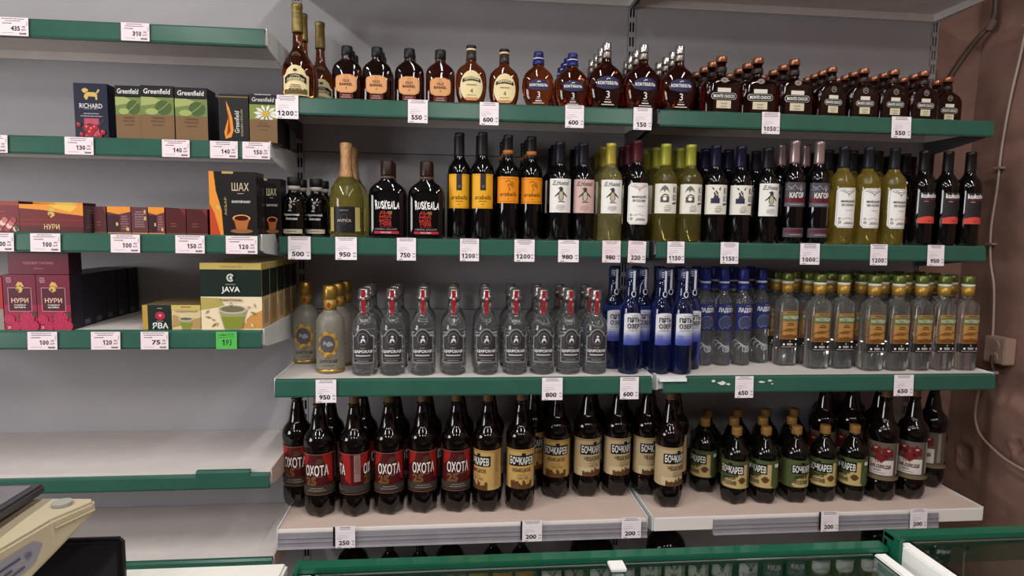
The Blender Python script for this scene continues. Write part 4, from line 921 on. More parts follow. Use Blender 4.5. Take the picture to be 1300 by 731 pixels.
def lion(p, cx, cz, k, mat):
    p.polys([[(cx - .012 * k, cz - .004 * k), (cx - .008 * k, cz + .004 * k), (cx + .006 * k, cz + .004 * k), (cx + .012 * k, cz + .002 * k), (cx + .012 * k, cz - .010 * k), (cx + .009 * k, cz - .010 * k), (cx + .008 * k, cz - .004 * k), (cx - .004 * k, cz - .004 * k), (cx - .006 * k, cz - .010 * k), (cx - .009 * k, cz - .010 * k)],
             blob(cx - .009 * k, cz + .007 * k, .007 * k, .008 * k, 12), [(cx + .011 * k, cz), (cx + .017 * k, cz + .008 * k), (cx + .014 * k, cz + .010 * k), (cx + .010 * k, cz + .003 * k)]], mat)
def crown_head(p, cx, cz, k, mat):
    p.polys([blob(cx, cz, .010 * k, .012 * k, 14), [(cx - .008 * k, cz + .008 * k), (cx - .002 * k, cz + .018 * k), (cx + .006 * k, cz + .016 * k), (cx + .011 * k, cz + .006 * k)]], mat); p.polys([blob(cx - .003 * k, cz - .002 * k, .004 * k, .005 * k, 10)], M('#6a4a20', .5))
def f_richard(p, w, h):
    p.rect(-w / 2, w / 2, 0, h, M('#151a30', .4)); lion(p, 0, h * .80, 1.5, NUGOLD); p.text('RICHARD', 0, h * .59, .013, WHITE, w=w * .68).text('ROYAL TEA', 0, h * .535, .004, LIGHTINK, w=w * .4).bars(0, h * .44, w * .7, 2, .007, .0022, LIGHTINK)
    p.rect(-w * .22, w * .22, .004, h * .36, M('#b0475a', .5)).poly([(-w * .30, h * .20), (-w * .1, h * .27), (w * .16, h * .24), (w * .40, h * .37), (w * .42, h * .34), (w * .18, h * .17), (0, h * .03), (-w * .24, h * .08)], M('#3a2a26', .4))
    for a, b, r in ((-.14, .19, .010), (0, .16, .011), (-.05, .10, .010), (.10, .19, .009), (-.38, .24, .006), (.34, .11, .007), (-.30, .06, .006), (.24, .05, .007)): p.ell(a * w, b * h, r, r, M('#9c1f2c', .3), 12).ell(a * w - .002, b * h + .003, r * .3, r * .3, M('#d87a80', .3), 8)
def f_green(p, w, h):
    p.rect(-w / 2, w / 2, 0, h, KRAFT).rect(-w / 2, w / 2, h * .46, h * .81, LEAF).rect(-w / 2, w / 2, h * .79, h, TB)
    p.polys([[(-w / 2, h * .79), (-w * .2, h * .80), (w * .1, h * .74), (w * .1, h * .68), (-w / 2, h * .62)]], LEAFL)
    p.ell(w * .18, h * .60, w * .26, h * .135, LEAFD, 18).ell(-w * .18, h * .52, w * .2, h * .06, M('#95a35e', .5), 14).line([(w * -.06, h * .50), (w * .18, h * .60), (w * .36, h * .70)], .0016, LEAFL)
    p.poly([(-w / 2, h * .79), (0, h * .815), (w / 2, h * .79), (w / 2, h * .80), (-w / 2, h * .80)], TB)
    p.text('Greenfield', 0, h * .895, h * .095, WHITE, w=w * .82, shear=.1, bold=.01).text('GREEN', 0, h * .405, h * .035, M('#5a4630', .6), w=w * .38).text('MELISSA', 0, h * .345, h * .035, M('#5a4630', .6), w=w * .44).bars(0, h * .27, w * .5, 1, .005, .0018, M('#5a4630', .6))
def f_golden(p, w, h):
    p.rect(-w / 2, w / 2, 0, h, M('#1b1a19', .4)).rect(-w / 2, w / 2, h * .93, h * .95, M('#8a6a3a', .5))
    p.polys([[(-w * .30, h * .06), (-w * .10, h * .10), (w * -.02, h * .25), (w * -.06, h * .5), (-w * .16, h * .72), (-w * .26, h * .85), (-w * .20, h * .5), (-w * .34, h * .2)]], OR2).polys([[(-w * .26, h * .12), (-w * .12, h * .22), (-w * .16, h * .5), (-w * .22, h * .7), (-w * .2, h * .4)]], M('#8a2f14', .5))
    p.text('Greenfield', w * .10, h * .42, w * .16, WHITE, w=h * .46, rot=PI / 2, shear=.1).text('GOLDEN CEYLON', w * .27, h * .40, w * .07, M('#b9a890', .5), w=h * .56, rot=PI / 2)
def f_cam(p, w, h):
    p.rect(-w / 2, w / 2, 0, h, KRAFT).rect(-w / 2, w / 2, h * .48, h * .80, M('#7c8a3c', .5)).rect(-w / 2, w / 2, h * .79, h, TB)
    for k in range(11):
        a = PI * 2 * k / 11 + .2; cx, cz = w * .10, h * .60; dx, dz = math.cos(a), math.sin(a) * .75
        p.poly([(cx + dx * .006, cz + dz * .006), (cx + dx * .024 - dz * .006, cz + dz * .024 + dx * .005), (cx + dx * .036, min(cz + dz * .036, h * .79)), (cx + dx * .024 + dz * .006, cz + dz * .024 - dx * .005)], M('#d9d6cc', .5))
    p.ell(w * .10, h * .60, .009, .008, M('#c9a02c', .5), 14)
    p.rect(-w / 2, w / 2, h * .0, h * .48, KRAFT).text('Greenfield', 0, h * .89, h * .085, WHITE, w=w * .80, shear=.1).text('RICH', -w * .02, h * .40, h * .035, M('#4f3c28', .6), w=w * .3).text('CAMOMILE', 0, h * .345, h * .035, M('#4f3c28', .6), w=w * .5).bars(0, h * .26, w * .5, 1, .005, .0018, M('#5a4630', .6))
    p.bars(0, h * .98, w * .9, 1, .004, .003, M('#a9a29c', .5))
yG = -SD['L2'] + .006
hG = .152
teabox('L2', 94.5, 137, yG, .07, .152, M('#15192c', .35), f_richard, 'navy tea box with golden lion and berry spoon', 'boxes on the upper tea shelf')
teabox('L2', 147, 180, yG + .004, .066, .150, TB, f_green, 'green leaf tea box, leftmost of three, partly covered by its neighbour', 'green leaf tea boxes')
teabox('L2', 179.6, 221, yG, .066, .152, TB, f_green, 'green leaf tea box in the middle of the three', 'green leaf tea boxes')
teabox('L2', 222.5, 263.5, yG, .066, .150, TB, f_green, 'green leaf tea box, rightmost of the three, dark side showing', 'green leaf tea boxes')
teabox('L2', 228, 268, yG + .07, .066, .149, TB, f_green, 'tea box right behind the rightmost green leaf box', 'green leaf tea boxes')
teabox('L2', 278.5, 315.5, yG, .06, .136, M('#1b1a19', .4), f_golden, 'black tea box with golden drop and sideways lettering', 'boxes on the upper tea shelf')
teabox('L2', 317, 356.5, yG - .05, .066, .138, TB, f_cam, 'tea box with white daisy over brown paper panel', 'boxes on the upper tea shelf') if False else None
teabox('L2', 317, 352, yG, .066, .138, TB, f_cam, 'tea box with white daisy over brown paper panel', 'daisy tea boxes')
for k in range(3): teabox('L2', 317 + 4 * k + 3, 352 + 3 * k + 3, yG + .07 * (k + 1), .066, .138, TB, None, f'dark tea box, {ordn(k + 1)} in the file behind the daisy box', 'daisy tea boxes')
# low red boxes
yR = -SD['L3'] + .006
def f_berry(p, w, h):
    p.rect(-w / 2, w / 2, 0, h, M('#6d1d20', .4)).rect(-w / 2, w / 2, h * .86, h, M('#8a4438', .5))
    for k in range(9): p.ell(w * (.02 + .05 * k % .42), h * (.12 + .09 * (k % 4)), .008, .008, [M('#b5605c', .3), M('#8f2f34', .3), M('#d4b0a8', .3)][k % 3], 10)
    p.polys([blob(w * .44, h * .15, .008, .012), blob(-w * .02, h * .1, .010, .006)], M('#3c5a2c', .5)).line([(-w / 2, h * .6), (w * .2, h * .66)], .0014, M('#a0605a', .5))
def f_nuri(p, w, h):
    p.rect(-w / 2, w / 2, 0, h, M('#651717', .4)).polys([[(-w / 2, h), (-w / 2, h * .86), (-w * .1, h * .80), (w * .15, h * .70), (w / 2, h * .62), (w / 2, h)]], OR2).polys([[(-w * .05, h), (w * .05, h * .88), (w * .3, h * .74), (w * .42, h * .95), (w * .3, h)]], M('#d9b04a', .45))
    p.rects([(-w / 2, w / 2, h * .45, h * .47), (-w / 2, w * .1, h * .30, h * .32)], M('#8a2c24', .4)).rect(-w / 2, w / 2, 0, h * .22, M('#4a1214', .4))
    crown_head(p, 0, h * .66, 1.05, NUGOLD); p.text('НУРИ', 0, h * .22, h * .19, M('#d9c08a', .5), w=w * .24, bold=.01)
def f_small(c):
    def f(p, w, h):
        p.rect(-w / 2, w / 2, 0, h, M(c, .4)).polys([[(-w / 2, h), (-w / 2, h * .80), (0, h * .72), (w / 2, h * .82), (w / 2, h)]], OR2).rect(-w / 2, w * .02, .006, h * .7, M('#33151c', .4)).bars(w * .24, h * .62, w * .36, 6, h * .09, h * .045, M('#8a6a6c', .5)).rects([(-w * .14, -w * .04, h * .30, h * .42), (w * .30, w * .42, h * .12, h * .24)], M('#c9a56a', .5)).rect(-w / 2, w / 2, 0, h * .05, M('#b98a5a', .5))
    return f
def f_small2(p, w, h):
    p.rect(-w / 2, w / 2, 0, h, M('#5a3036', .4)).bars(0, h * .8, w * .7, 7, h * .09, h * .045, M('#8f7074', .5)).rects([(w * .28, w * .40, h * .76, h * .9), (w * .28, w * .42, h * .52, h * .66)], M('#b9a06a', .5)).rect(-w / 2, w / 2, 0, h * .05, M('#c98a4a', .5))
def f_dark(p, w, h): p.rect(-w / 2, w / 2, 0, h, M('#4a1718', .4)).rect(-w / 2, w / 2, 0, h * .06, M('#6a3a2c', .5)).polys([[(w * .2, h), (w * .5, h * .7), (w / 2, h)]], M('#6d2a22', .4)).bars(-w * .1, h * .4, w * .4, 2, h * .1, h * .04, M('#7a4a40', .5))
hR = .080
sideR = M('#3a1216', .4)
teabox('L3', -32, 24.5, yR + .012, .10, .085, sideR, f_berry, 'low dark red tea box with berries at the left picture edge', 'low red tea boxes')
teabox('L3', 25, 106, yR, .065, hR * .96, sideR, f_nuri, 'long low red tea box with golden head emblem', 'low red tea boxes', side_fn=lambda p, d, h: p.rect(.002, d - .002, .002, h - .002, M('#6a4a50', .4)).bars(d / 2, h * .8, d * .7, 7, h * .1, h * .04, M('#8f7a7c', .5)))
teabox('L3', 38, 106, yR + .07, .065, hR * 1.06, sideR, f_nuri, 'long low red tea box directly behind the golden-head one', 'low red tea boxes')
teabox('L3', 119, 135, yR + .02, .10, hR * .93, M('#241214', .4), f_dark, 'narrow very dark tea box between the long red box and orange-topped one', 'low red tea boxes')
teabox('L3', 136.5, 166, yR, .10, hR * .93, sideR, f_small('#5a2a34'), 'low tea box with orange top edge, left of the purple one', 'low red tea boxes')
teabox('L3', 167, 187.5, yR, .10, hR * .92, sideR, f_small2, 'low plum-coloured tea box end with rows of small print', 'low red tea boxes')
teabox('L3', 188.5, 209, yR, .10, hR * .93, sideR, f_small('#6a3030'), 'narrow low tea box with orange top, right of the plum one', 'low red tea boxes')
teabox('L3', 210.5, 236, yR, .10, hR * .90, sideR, f_dark, 'low dark maroon tea box, left of two plain ones', 'low red tea boxes')
teabox('L3', 237, 263.5, yR, .10, hR * .89, sideR, f_dark, 'low dark maroon tea box, right of two plain ones', 'low red tea boxes')
def f_shah(p, w, h):
    p.rect(-w / 2, w / 2, 0, h, M('#1b1718', .35)).polys([[(-w / 2, 0), (-w * .22, 0), (-w * .25, h * .4), (-w * .36, h * .7), (-w * .40, h), (-w / 2, h)]], OR2).polys([[(-w / 2, 0), (-w * .28, 0), (-w * .40, h * .35), (-w / 2, h * .5)]], M('#b5401c', .45))
    p.polys([blob(-w * .33, h * .44, w * .06, h * .07)], NUGOLD).text('АКБАР', -w * .16, h * .46, w * .05, M('#b9a06a', .5), w=h * .28, rot=PI / 2)
    p.text('ШАХ', w * .16, h * .765, h * .125, M('#cfc0a0', .5), w=w * .36).bars(w * .16, h * .655, w * .2, 1, .004, .002, LIGHTINK).text('ЗОЛОТОЙ БУКЕТ', w * .17, h * .535, h * .045, WHITE, w=w * .40, bold=.02)
    p.ell(w * .17, h * .27, w * .19, h * .06, M('#d9a05a', .4), 16).poly([(w * .0, h * .27), (w * .34, h * .27), (w * .28, h * .10), (w * .06, h * .10)], M('#a8602c', .4)).ell(w * .17, h * .275, w * .15, h * .04, M('#3a1408', .3), 14).ell(w * .17, h * .07, w * .24, h * .035, M('#8a5a34', .4), 16)
    p.rect(-w * .22, w * .02, h * .965, h, M('#b0905a', .5))
teabox('L3', 266, 326, yR, .07, .176, M('#2a2426', .15), f_shah, 'tall black and orange tea box with a teacup, shrink-wrapped', 'tall teacup tea boxes')
teabox('L3', 322, 357, yR + .125, .06, .168, M('#1b1718', .3), f_shah, 'dark teacup tea box standing further back by the bracket', 'tall teacup tea boxes')
# raspberry boxes
yP = -SD['L4'] + .006
def f_rasp(p, w, h):
    p.rect(-w / 2, w / 2, 0, h, M('#6a1230', .4)).rect(-w / 2, w / 2, h * .12, h * .46, M('#8f1a3c', .4)).rect(-w / 2, w / 2, 0, h * .30, RASP)
    p.rect(-w * .33, w * .33, h * .35, h * .76, M('#4a0f22', .4)).frame(-w * .36, w * .36, h * .34, h * .77, .0012, M('#c9a0a4', .5)); crown_head(p, 0, h * .74, 1.15, NUGOLD)
    p.text('НУРИ', 0, h * .54, h * .085, M('#d9b8a0', .5), w=w * .52, bold=.02).text('САДОВАЯ', 0, h * .455, h * .030, WHITE, w=w * .36, bold=.02).text('МАЛИНА', 0, h * .415, h * .030, WHITE, w=w * .34, bold=.02)
    p.bars(-w * .30, h * .93, w * .24, 3, h * .035, h * .018, M('#b58a94', .5))
    p.polys([blob(-.0 * w, h * .25, .010, .010), blob(w * .40, h * .28, .010, .012)], M('#2f4a2c', .5))
    for a, b, r in ((-.34, .20, .014), (.20, .22, .019), (-.14, .08, .013), (.16, .09, .018), (.40, .08, .014)):
        p.ell(a * w, b * h, r, r, M('#9c1c40', .35), 16)
        p.polys([[(a * w + r * q * math.cos(k * 2 * PI / n_ + q) + r * .19 * math.cos(t * PI / 3), b * h + r * q * math.sin(k * 2 * PI / n_ + q) + r * .19 * math.sin(t * PI / 3)) for t in range(6)] for q, n_ in ((.76, 10), (.38, 6), (0, 1)) for k in range(n_)], M('#b53058', .35))
    p.text('25', -w * .35, h * .055, h * .04, WHITE)
hP = .152
yP1 = yP
teabox('L4', 5, 46.5, yP1, .06, .153, M('#26222c', .4), f_rasp, 'standing raspberry tea box, left of the front pair', 'raspberry tea boxes')
teabox('L4', 47.3, 89.5, yP1, .06, .153, M('#26222c', .4), f_rasp, 'standing raspberry tea box, right of the front pair', 'raspberry tea boxes')
teabox('L4', -40, 4, yP1 + .004, .06, .145, M('#8a1a1e', .4), lambda p, w, h: p.rect(-w / 2, w / 2, 0, h, M('#a02420', .4)).rect(-w / 2, w / 2, 0, h * .4, M('#8d8078', .5)), 'red and grey tea box cut off by the left picture edge', 'boxes on the raspberry shelf')
teabox('L4', 10, 87, yP1, .06, .058, M('#2a1822', .4), lambda p, w, h: p.rect(-w / 2, w / 2, 0, h, M('#5c1026', .35)).text('САДОВАЯ МАЛИНА', 0, h * .52, h * .14, M('#b57a84', .5), w=w * .5).bars(0, h * .25, w * .24, 1, .003, .0018, M('#a0606c', .5)), 'raspberry tea box lying on top of the front pair', 'raspberry tea boxes', dz=.1545)
for k in range(5):
    yy = yP1 + .066 + .066 * k; zz = SZ['L4']; x1 = X(106 + 14.5 * k, yy, zz + .07)
    o, w, hh = box('tea_box', x1 - .105, x1, yy, .060, zz, .150, M('#23222c', .4))
    sidep(o, w, hh, .06, lambda p, d, h: p.rect(.004, .030, .006, .020, M('#5a5860', .5)))
    tag(o, f'dark tea box edge-on, {ordn(k + 1)} of five in the file behind the raspberry pair', 'tea box', 'dark file of tea boxes')
# cream and green boxes
CR = M('#cdb88a', .45); CR2 = M('#e0cfae', .45); JG = M('#17241f', .35)
def cup(p, cx, cz, k, kz=1.5):
    p.poly([(cx - .026 * k, cz + .026 * k * kz), (cx + .026 * k, cz + .026 * k * kz), (cx + .016 * k, cz), (cx - .016 * k, cz)], M('#98956a', .3)).poly([(cx - .022 * k, cz + .016 * k * kz), (cx + .022 * k, cz + .016 * k * kz), (cx + .015 * k, cz + .001), (cx - .015 * k, cz + .001)], M('#7f8634', .3)).ell(cx, cz + .026 * k * kz, .027 * k, .008 * k, M('#a8a088', .3), 18).ell(cx, cz + .026 * k * kz, .022 * k, .006 * k, M('#6f6a50', .3), 18).ring(cx, cz + .026 * k * kz, .0275 * k, .0085 * k, .0012, WHITE, 20)
def leaves(p, w, h0, h1, n, seed):
    r3 = random.Random(seed)
    for k in range(n):
        cx, cz, a, l = r3.uniform(-w * .44, w * .44), r3.uniform(h0, h1), r3.uniform(0, PI), r3.uniform(.012, .022)
        dx, dz = math.cos(a) * l / 2, math.sin(a) * l / 2
        if abs(cx) + l / 2 > w / 2 or cz - abs(dz) < h0 - .004 or cz + abs(dz) > h1 + .006: continue
        p.poly([(cx - dx, cz - dz), (cx - dz * .35, cz + dx * .35), (cx + dx, cz + dz), (cx + dz * .35, cz - dx * .35)], [M('#b39468', .5), M('#8f7a50', .5), M('#d2bd92', .5), M('#a06a3c', .5)][k % 4])
def f_java(p, w, h):
    p.rect(-w / 2, w / 2, 0, h, JG).rect(-w / 2, w / 2, 0, h * .50, CR2).polys([[(w * .1, h * .02), (w / 2, h * .02), (w / 2, h * .30), (w * .3, h * .22)]], M('#c08a48', .5)).polys([[(-w / 2, h * .30), (-w * .1, h * .36), (-w * .2, h * .48), (-w / 2, h * .49)]], M('#a89a54', .5)).rect(-w / 2, w / 2, h * .905, h, M('#b5a05a', .4)).text('CHINESE GREEN TEA', 0, h * .945, h * .025, M('#5a4a20', .5), w=w * .36)
    leaves(p, w, h * .04, h * .42, 16, 4); cup(p, w * .02, h * .02, 1.45)
    p.text('JAVA', 0, h * .60, h * .105, WHITE, w=w * .30, bold=.015).text('PRINCESS', 0, h * .685, h * .018, LIGHTINK, w=w * .16).text('TRADITIONAL', 0, h * .455, h * .04, M('#3a2f1c', .5), w=w * .38, bold=.02).ring(0, h * .385, .004, .006, .0016, M('#5a4a2a', .5), 12)
    p.ring(0, h * .785, h * .055, h * .06, h * .022, M('#c2c4bc', .4), 16, .5, 5.6).polys([blob(h * .01, h * .785, h * .03, h * .035)], M('#c2c4bc', .4))
def f_yava(p, w, h):
    p.rect(-w / 2, w / 2, 0, h, CR).rect(-w / 2, -w * .41, 0, h, M('#b08c3c', .4)).rect(-w * .41, 0, 0, h, JG)
    p.ell(-w * .20, h * .56, w * .085, h * .17, M('#a8213c', .4), 16).polys([blob(-w * .20, h * .58, w * .03, h * .07)], M('#d98a94', .4)).text('ЯВА', -w * .20, h * .16, h * .24, WHITE, w=w * .27, bold=.02).bars(-w * .2, h * .85, w * .12, 1, .003, .002, LIGHTINK).bars(-w * .2, h * .33, w * .18, 1, .003, .0016, LIGHTINK)
    q = w / 2
    p.rect(0, q, h * .80, h, M('#c2ab5c', .45)).text('ТРАДИЦИОННЫЙ', q / 2, h * .74, h * .07, M('#4a3c20', .5), w=q * .76, bold=.02).bars(q / 2, h * .9, q * .5, 1, .003, .003, M('#6a5a2c', .5)).polys([[(q * .02, h * .1), (q * .3, h * .2), (q * .28, h * .5), (q * .05, h * .62)], [(q * .7, h * .06), (q * .98, h * .05), (q * .98, h * .5), (q * .72, h * .4)]], M('#a98a58', .5))
    cup(p, q * .5, h * .03, .72)
teabox('L4', 181, 255, yP + .004, .20, .069, M('#6a5a3c', .45), f_yava, 'long low tea box, dark left end, cream right half with teacup', 'cream tea boxes', dz=.0015)
for k in range(5):
    u0, u1 = 255.5 + 11 * k * .9, 337 + 8.5 * k
    yy = yP + .078 * k
    x0 = X(255.5, yP, 1.2); x1 = X(333, yP, 1.2)
    o, w, hh = box('tea_box', x0, x1, yy, .073, SZ['L4'], .190, M('#c2ad80', .4))
    front(o, w, hh, f_java)
    sidep(o, w, hh, .073, lambda p, d, h: p.rect(.0015, d - .0015, .002, h * .5, [M('#c9ad84', .35), M('#a88a5c', .35)][k % 2]).rect(.0015, d - .0015, h * .5, h * .9, JG).rect(.0015, d - .0015, h * .9, h - .002, M('#b5a05a', .4)).bars(d * .5, h * .42, d * .6, 10, h * .036, h * .016, M('#7a6a4a', .5)))
    tag(o, 'large cream and dark green tea box with glass teacup, frontmost' if k == 0 else f'large green-banded tea box, {ordn(k)} behind the frontmost teacup one', 'tea box', 'large green-banded tea boxes')

# ------------------------------------------------------------------ price tags
def price_tag(key, u0, u1, price, label, tall=True, kop='00', top=None, hgt=None, paper=None, lean=0., skew=0., green=False):
    z, d = SZ[key], SD[key]
    h = hgt or (.068 if tall else .049); y = -d - .0145; zt = z + (.003 if tall else -.001) + (top or 0)
    x0, x1 = X(u0, y, zt - h / 2), X(u1, y, zt - h / 2); w = x1 - x0
    pap = paper or (PAPER if tall else PINKPAPER)
    mb = MB().box(-w / 2, w / 2, -.0005, .0005, -h, 0)
    o = mb.build('price_tag', pap, loc=((x0 + x1) / 2, y, zt)); o.rotation_euler = (-.05 + lean, skew, 0)
    p = Print(on_face(-.0005), None, .0002, .0001)
    if green:
        p.text('цена 4.75', 0, -h * .18, h * .16, INK, w=w * .7, shear=.3).text('195', .002, -h * .62, h * .34, INK, w=w * .48, shear=.3).line([(-w * .4, -h * .34), (w * .4, -h * .30)], .0008, INK)
    elif tall:
        p.bars(0, -h * .07, w * .84, 2 if len(price) < 4 else 3, h * .075, h * .03, GREYINK, hash_(label)).rect(-w * .46, w * .46, -h * .325, -h * .32, LIGHTINK).bars(-w * .14, -h * .44, w * .62, 2, h * .085, h * .018, LIGHTINK, 3).bars(-w * .28, -h * .60, w * .3, 1, h * .06, h * .02, LIGHTINK, 5)
        wp = w * (.70 if len(price) > 3 else .54)
        p.text(price, -w * .06, -h * .765, h * .21, INK, w=wp, bold=.03).text(kop, w * .39, -h * .70, h * .07, INK, w=w * .12).bars(w * .39, -h * .85, w * .14, 1, .003, h * .03, INK, 7).bars(-w * .30, -h * .965, w * .26, 1, .003, h * .022, INK, 8)
    else:
        p.bars(-.002, -h * .10, w * .80, 2, h * .11, h * .04, GREYINK, hash_(label)).bars(-w * .22, -h * .35, w * .46, 1, h * .1, h * .05, GREYINK, 4)
        p.text(price, w * .06, -h * .60, h * .26, INK, w=w * .31, bold=.03).text(kop, w * .34, -h * .50, h * .10, INK, w=w * .11).text('руб', w * .34, -h * .66, h * .12, INK, w=w * .14).bars(w * .31, -h * .87, w * .24, 2, h * .05, h * .035, INK, 2).bars(-w * .2, -h * .86, w * .4, 1, h * .1, h * .02, LIGHTINK, 6).rect(w * .44, w * .455, -h * .45, -h * .2, LIGHTINK)
    p.build('lettering', o)
    return tag(o, label, 'price tag', 'shelf price tags')
T = price_tag
T('s1', 350, 379, '1200', 'white price tag 1200 under the tall cognac bottle')
T('s1', 518, 543, '550', 'white price tag 550 under the black-capped amber flasks')
T('s1', 609, 633, '600', 'white price tag 600 under the oval-label brandy bottles')
T('s1', 717.5, 741, '600', 'white price tag 600 under the blue-capped cognac bottles')
T('s1', 804, 827, '150', 'white price tag 150 at the joint of the top shelves')
T('s1', 967, 989.5, '1050', 'white price tag 1050 under the large copper-capped decanters')
T('s1', 1131.5, 1156, '550', 'white price tag 550 under the small copper-capped bottles')
T('s2', 366, 394.5, '500', 'white price tag 500 under the small black balsams')
T('s2', 426, 453, '950', 'white price tag 950 under the gold-foil sparkling wine')
T('s2', 504, 528, '750', 'white price tag 750 under the flat black balsams')
T('s2', 584, 608, '1200', 'white price tag 1200 under the yellow-label wine')
T('s2', 653, 678.5, '1200', 'white price tag 1200 under the orange-label wine')
T('s2', 708.5, 734.5, '980', 'white price tag 980 under the dark penguin-label wine')
T('s2', 764.5, 787.5, '980', 'pinkish price tag 980 under the pale penguin-label wine', paper=PINKPAPER)
T('s2', 797.5, 820, '220', 'crooked price tag 220 beside the second-shelf joint', paper=PINKPAPER, skew=.03)
T('s2', 847, 868.5, '1150', 'white price tag 1150 under the clock-label white wine')
T('s2', 914.5, 937, '1150', 'white price tag 1150 under the animal-label red wine')
T('s2', 1015.5, 1040, '1000', 'white price tag 1000 under the silver-capped fortified wine')
T('s2', 1104.5, 1126, '1200', 'white price tag 1200 under the cut-corner-label white wine')
T('s2', 1177, 1198, '950', 'white price tag 950 under the black-and-red-label wine')
T('s3', 401, 427, '950', 'white price tag 950 under the frosted gold-capped vodka')
T('s3', 688, 714, '800', 'white price tag 800 under the red-strip clear vodka')
T('s3', 787, 810.5, '600', 'white price tag 600 under the blue glass vodka')
T('s3', 933, 956, '650', 'white price tag 650 between the white paint scrapes')
T('s3', 1134.5, 1159, '650', 'white price tag 650 under the amber-label vodka')
for u0, u1, pr, lb in ((426, 451, '250', 'price tag 250 on the grey holder under the red-label beer'), (663, 688, '200', 'price tag 200 under the second golden-label beer'), (789, 813.5, '200', 'price tag 200 at the joint of the beer shelves'),
                       (1042, 1064, '200', 'price tag 200 under the squat green-label beer'), (1155, 1176.5, '200', 'price tag 200 under the bear-label beer')):
    t_ = T('s4', u0, u1, pr, 'white ' + lb, hgt=.066, top=.010)
    if u0 not in (789, 1155):
        MB().box(-.036 , -.030, .0005, .0015, -.06, -.002).build('black_clip', BLACKP, t_)
T('L1', -1, 36.5, '435', 'pinkish price tag 435 at the left edge of the topmost left shelf', False)
T('L1', 154, 190, '310', 'pinkish price tag 310 in the middle of the topmost left shelf', False)
T('L2', -26, 10, '120', 'pinkish price tag cut off by the picture edge, upper tea shelf', False)
T('L2', 82.5, 119, '130', 'pinkish price tag 130 under the navy tea box', False)
T('L2', 206, 241, '140', 'pinkish price tag 140 under the middle of the green leaf boxes', False)
T('L2', 267, 302, '140', 'pinkish price tag 140 under the sideways-lettered black box', False)
T('L2', 308, 343, '150', 'pinkish price tag 150 under the daisy tea box', False)
T('L3', -19, 18, '100', 'pinkish price tag cut off by the picture edge, red box shelf', False)
T('L3', 39, 77, '100', 'pinkish price tag 100 under the long golden-head red box', False)
T('L3', 141, 178, '100', 'pinkish price tag 100 under the orange-topped low boxes', False)
T('L3', 223, 260, '150', 'pinkish price tag 150 under the plain maroon boxes', False)
T('L3', 287, 327, '120', 'pinkish price tag 120 under the tall teacup box', False)
T('L4', 35.5, 73, '100', 'pinkish price tag 100 under the raspberry pair', False)
T('L4', 116, 153, '120', 'pinkish price tag 120 beside the dark file of boxes', False)
T('L4', 179, 214, '75', 'pinkish price tag 75 under the long low cream box', False)
T('L4', 274.5, 301, '195', 'bright green handwritten price tag under the large teacup box', False, green=True, paper=M('#4fae4c', .6))

# ------------------------------------------------------------------ wall cables and junction box
WX = 2.545
cb = MB().tube(smooth_path([(2.515, -.02, 2.62), (2.513, -.02, 2.33), (2.510, -.015, 2.24), (2.48, .03, 2.17), (2.43, .055, 2.07), (2.38, .058, 1.97), (2.32, .058, 1.85)], 5), .010, 10).build('conduit', M('#4a3a34', .45), smooth=True)
MB().tube([(2.513, -.02, 2.245), (2.505, -.008, 2.21)], .014, 10).build('joint_sleeve', M('#5c4a42', .5), cb)
tag(cb, 'brown bent conduit slanting down the plaster behind the top shelf', 'conduit')
pc = MB().tube(smooth_path([(2.53, -.14, 2.62), (2.53, -.14, 2.25), (2.53, -.13, 2.12), (2.532, -.10, 1.95), (2.534, -.08, 1.78), (2.534, -.075, 1.62), (2.534, -.065, 1.48), (2.534, -.075, 1.36), (2.534, -.10, 1.26), (2.53, -.115, 1.14), (2.53, -.118, 1.075)], 6), .0042, 8).build('cable', M('#a8988e', .5), smooth=True)
for y, z in ((-.14, 2.19), (-.078, 1.70), (-.07, 1.42)): MB().box(2.524, 2.545, y - .014, y + .014, z - .004, z + .004).build('clip', M('#8d7f76', .5), pc)
tag(pc, 'pale thin cable running down the right wall into the socket box', 'cable')
jb = MB().box(2.498, 2.545, -.205, -.118, .985, 1.082).build('socket_box', M('#a1867a', .5), bevel=.004)
def disc_x(name, x, y, z, r, t, mat, par, r0=0.):
    v = []; f = []; n = 24
    for xx, rr_ in ((x, r), (x - t, r * .94)):
        for k in range(n): v.append((xx, y + rr_ * math.cos(2 * PI * k / n), z + rr_ * math.sin(2 * PI * k / n)))
    f = [(k, (k + 1) % n, n + (k + 1) % n, n + k) for k in range(n)] + [tuple(range(n, 2 * n))]
    return link(name, v, f, mat, parent=par)
disc_x('knockout', 2.499, -.163, 1.053, .021, .004, M('#977c70', .5), jb); disc_x('knockout', 2.499, -.163, 1.010, .018, .004, M('#977c70', .5), jb)
tag(jb, 'wall-painted square socket box with two round knockouts', 'socket')
lc = MB().tube(smooth_path([(2.492, -.163, 1.012), (2.482, -.175, .985), (2.485, -.19, .94), (2.485, -.18, .91), (2.49, -.15, .888), (2.505, -.12, .895), (2.52, -.10, .91)], 6), .006, 8).build('cable', M('#3a2a24', .5), smooth=True)
tag(lc, 'short dark brown cable looping below the socket box', 'cable')
MB().box(2.476, 2.492, -.196, -.176, .952, .962).build('tie', M('#8f857e', .5), lc)
lc2 = MB().tube(smooth_path([(2.505, -.115, .90), (2.52, -.09, .86), (2.528, -.075, .79), (2.528, -.08, .74), (2.515, -.12, .70), (2.50, -.19, .675), (2.49, -.27, .655), (2.49, -.40, .64)], 6), .005, 8).build('cable', M('#95826f', .5), smooth=True)
tag(lc2, 'pale cable curving down and right over the low rough plaster', 'cable')
lc3 = MB().tube([(2.50, .06, .78), (2.43, -.06, .64), (2.40, -.12, .60)], .004, 8).build('cable', M('#8f7a68', .5), smooth=True) if False else None

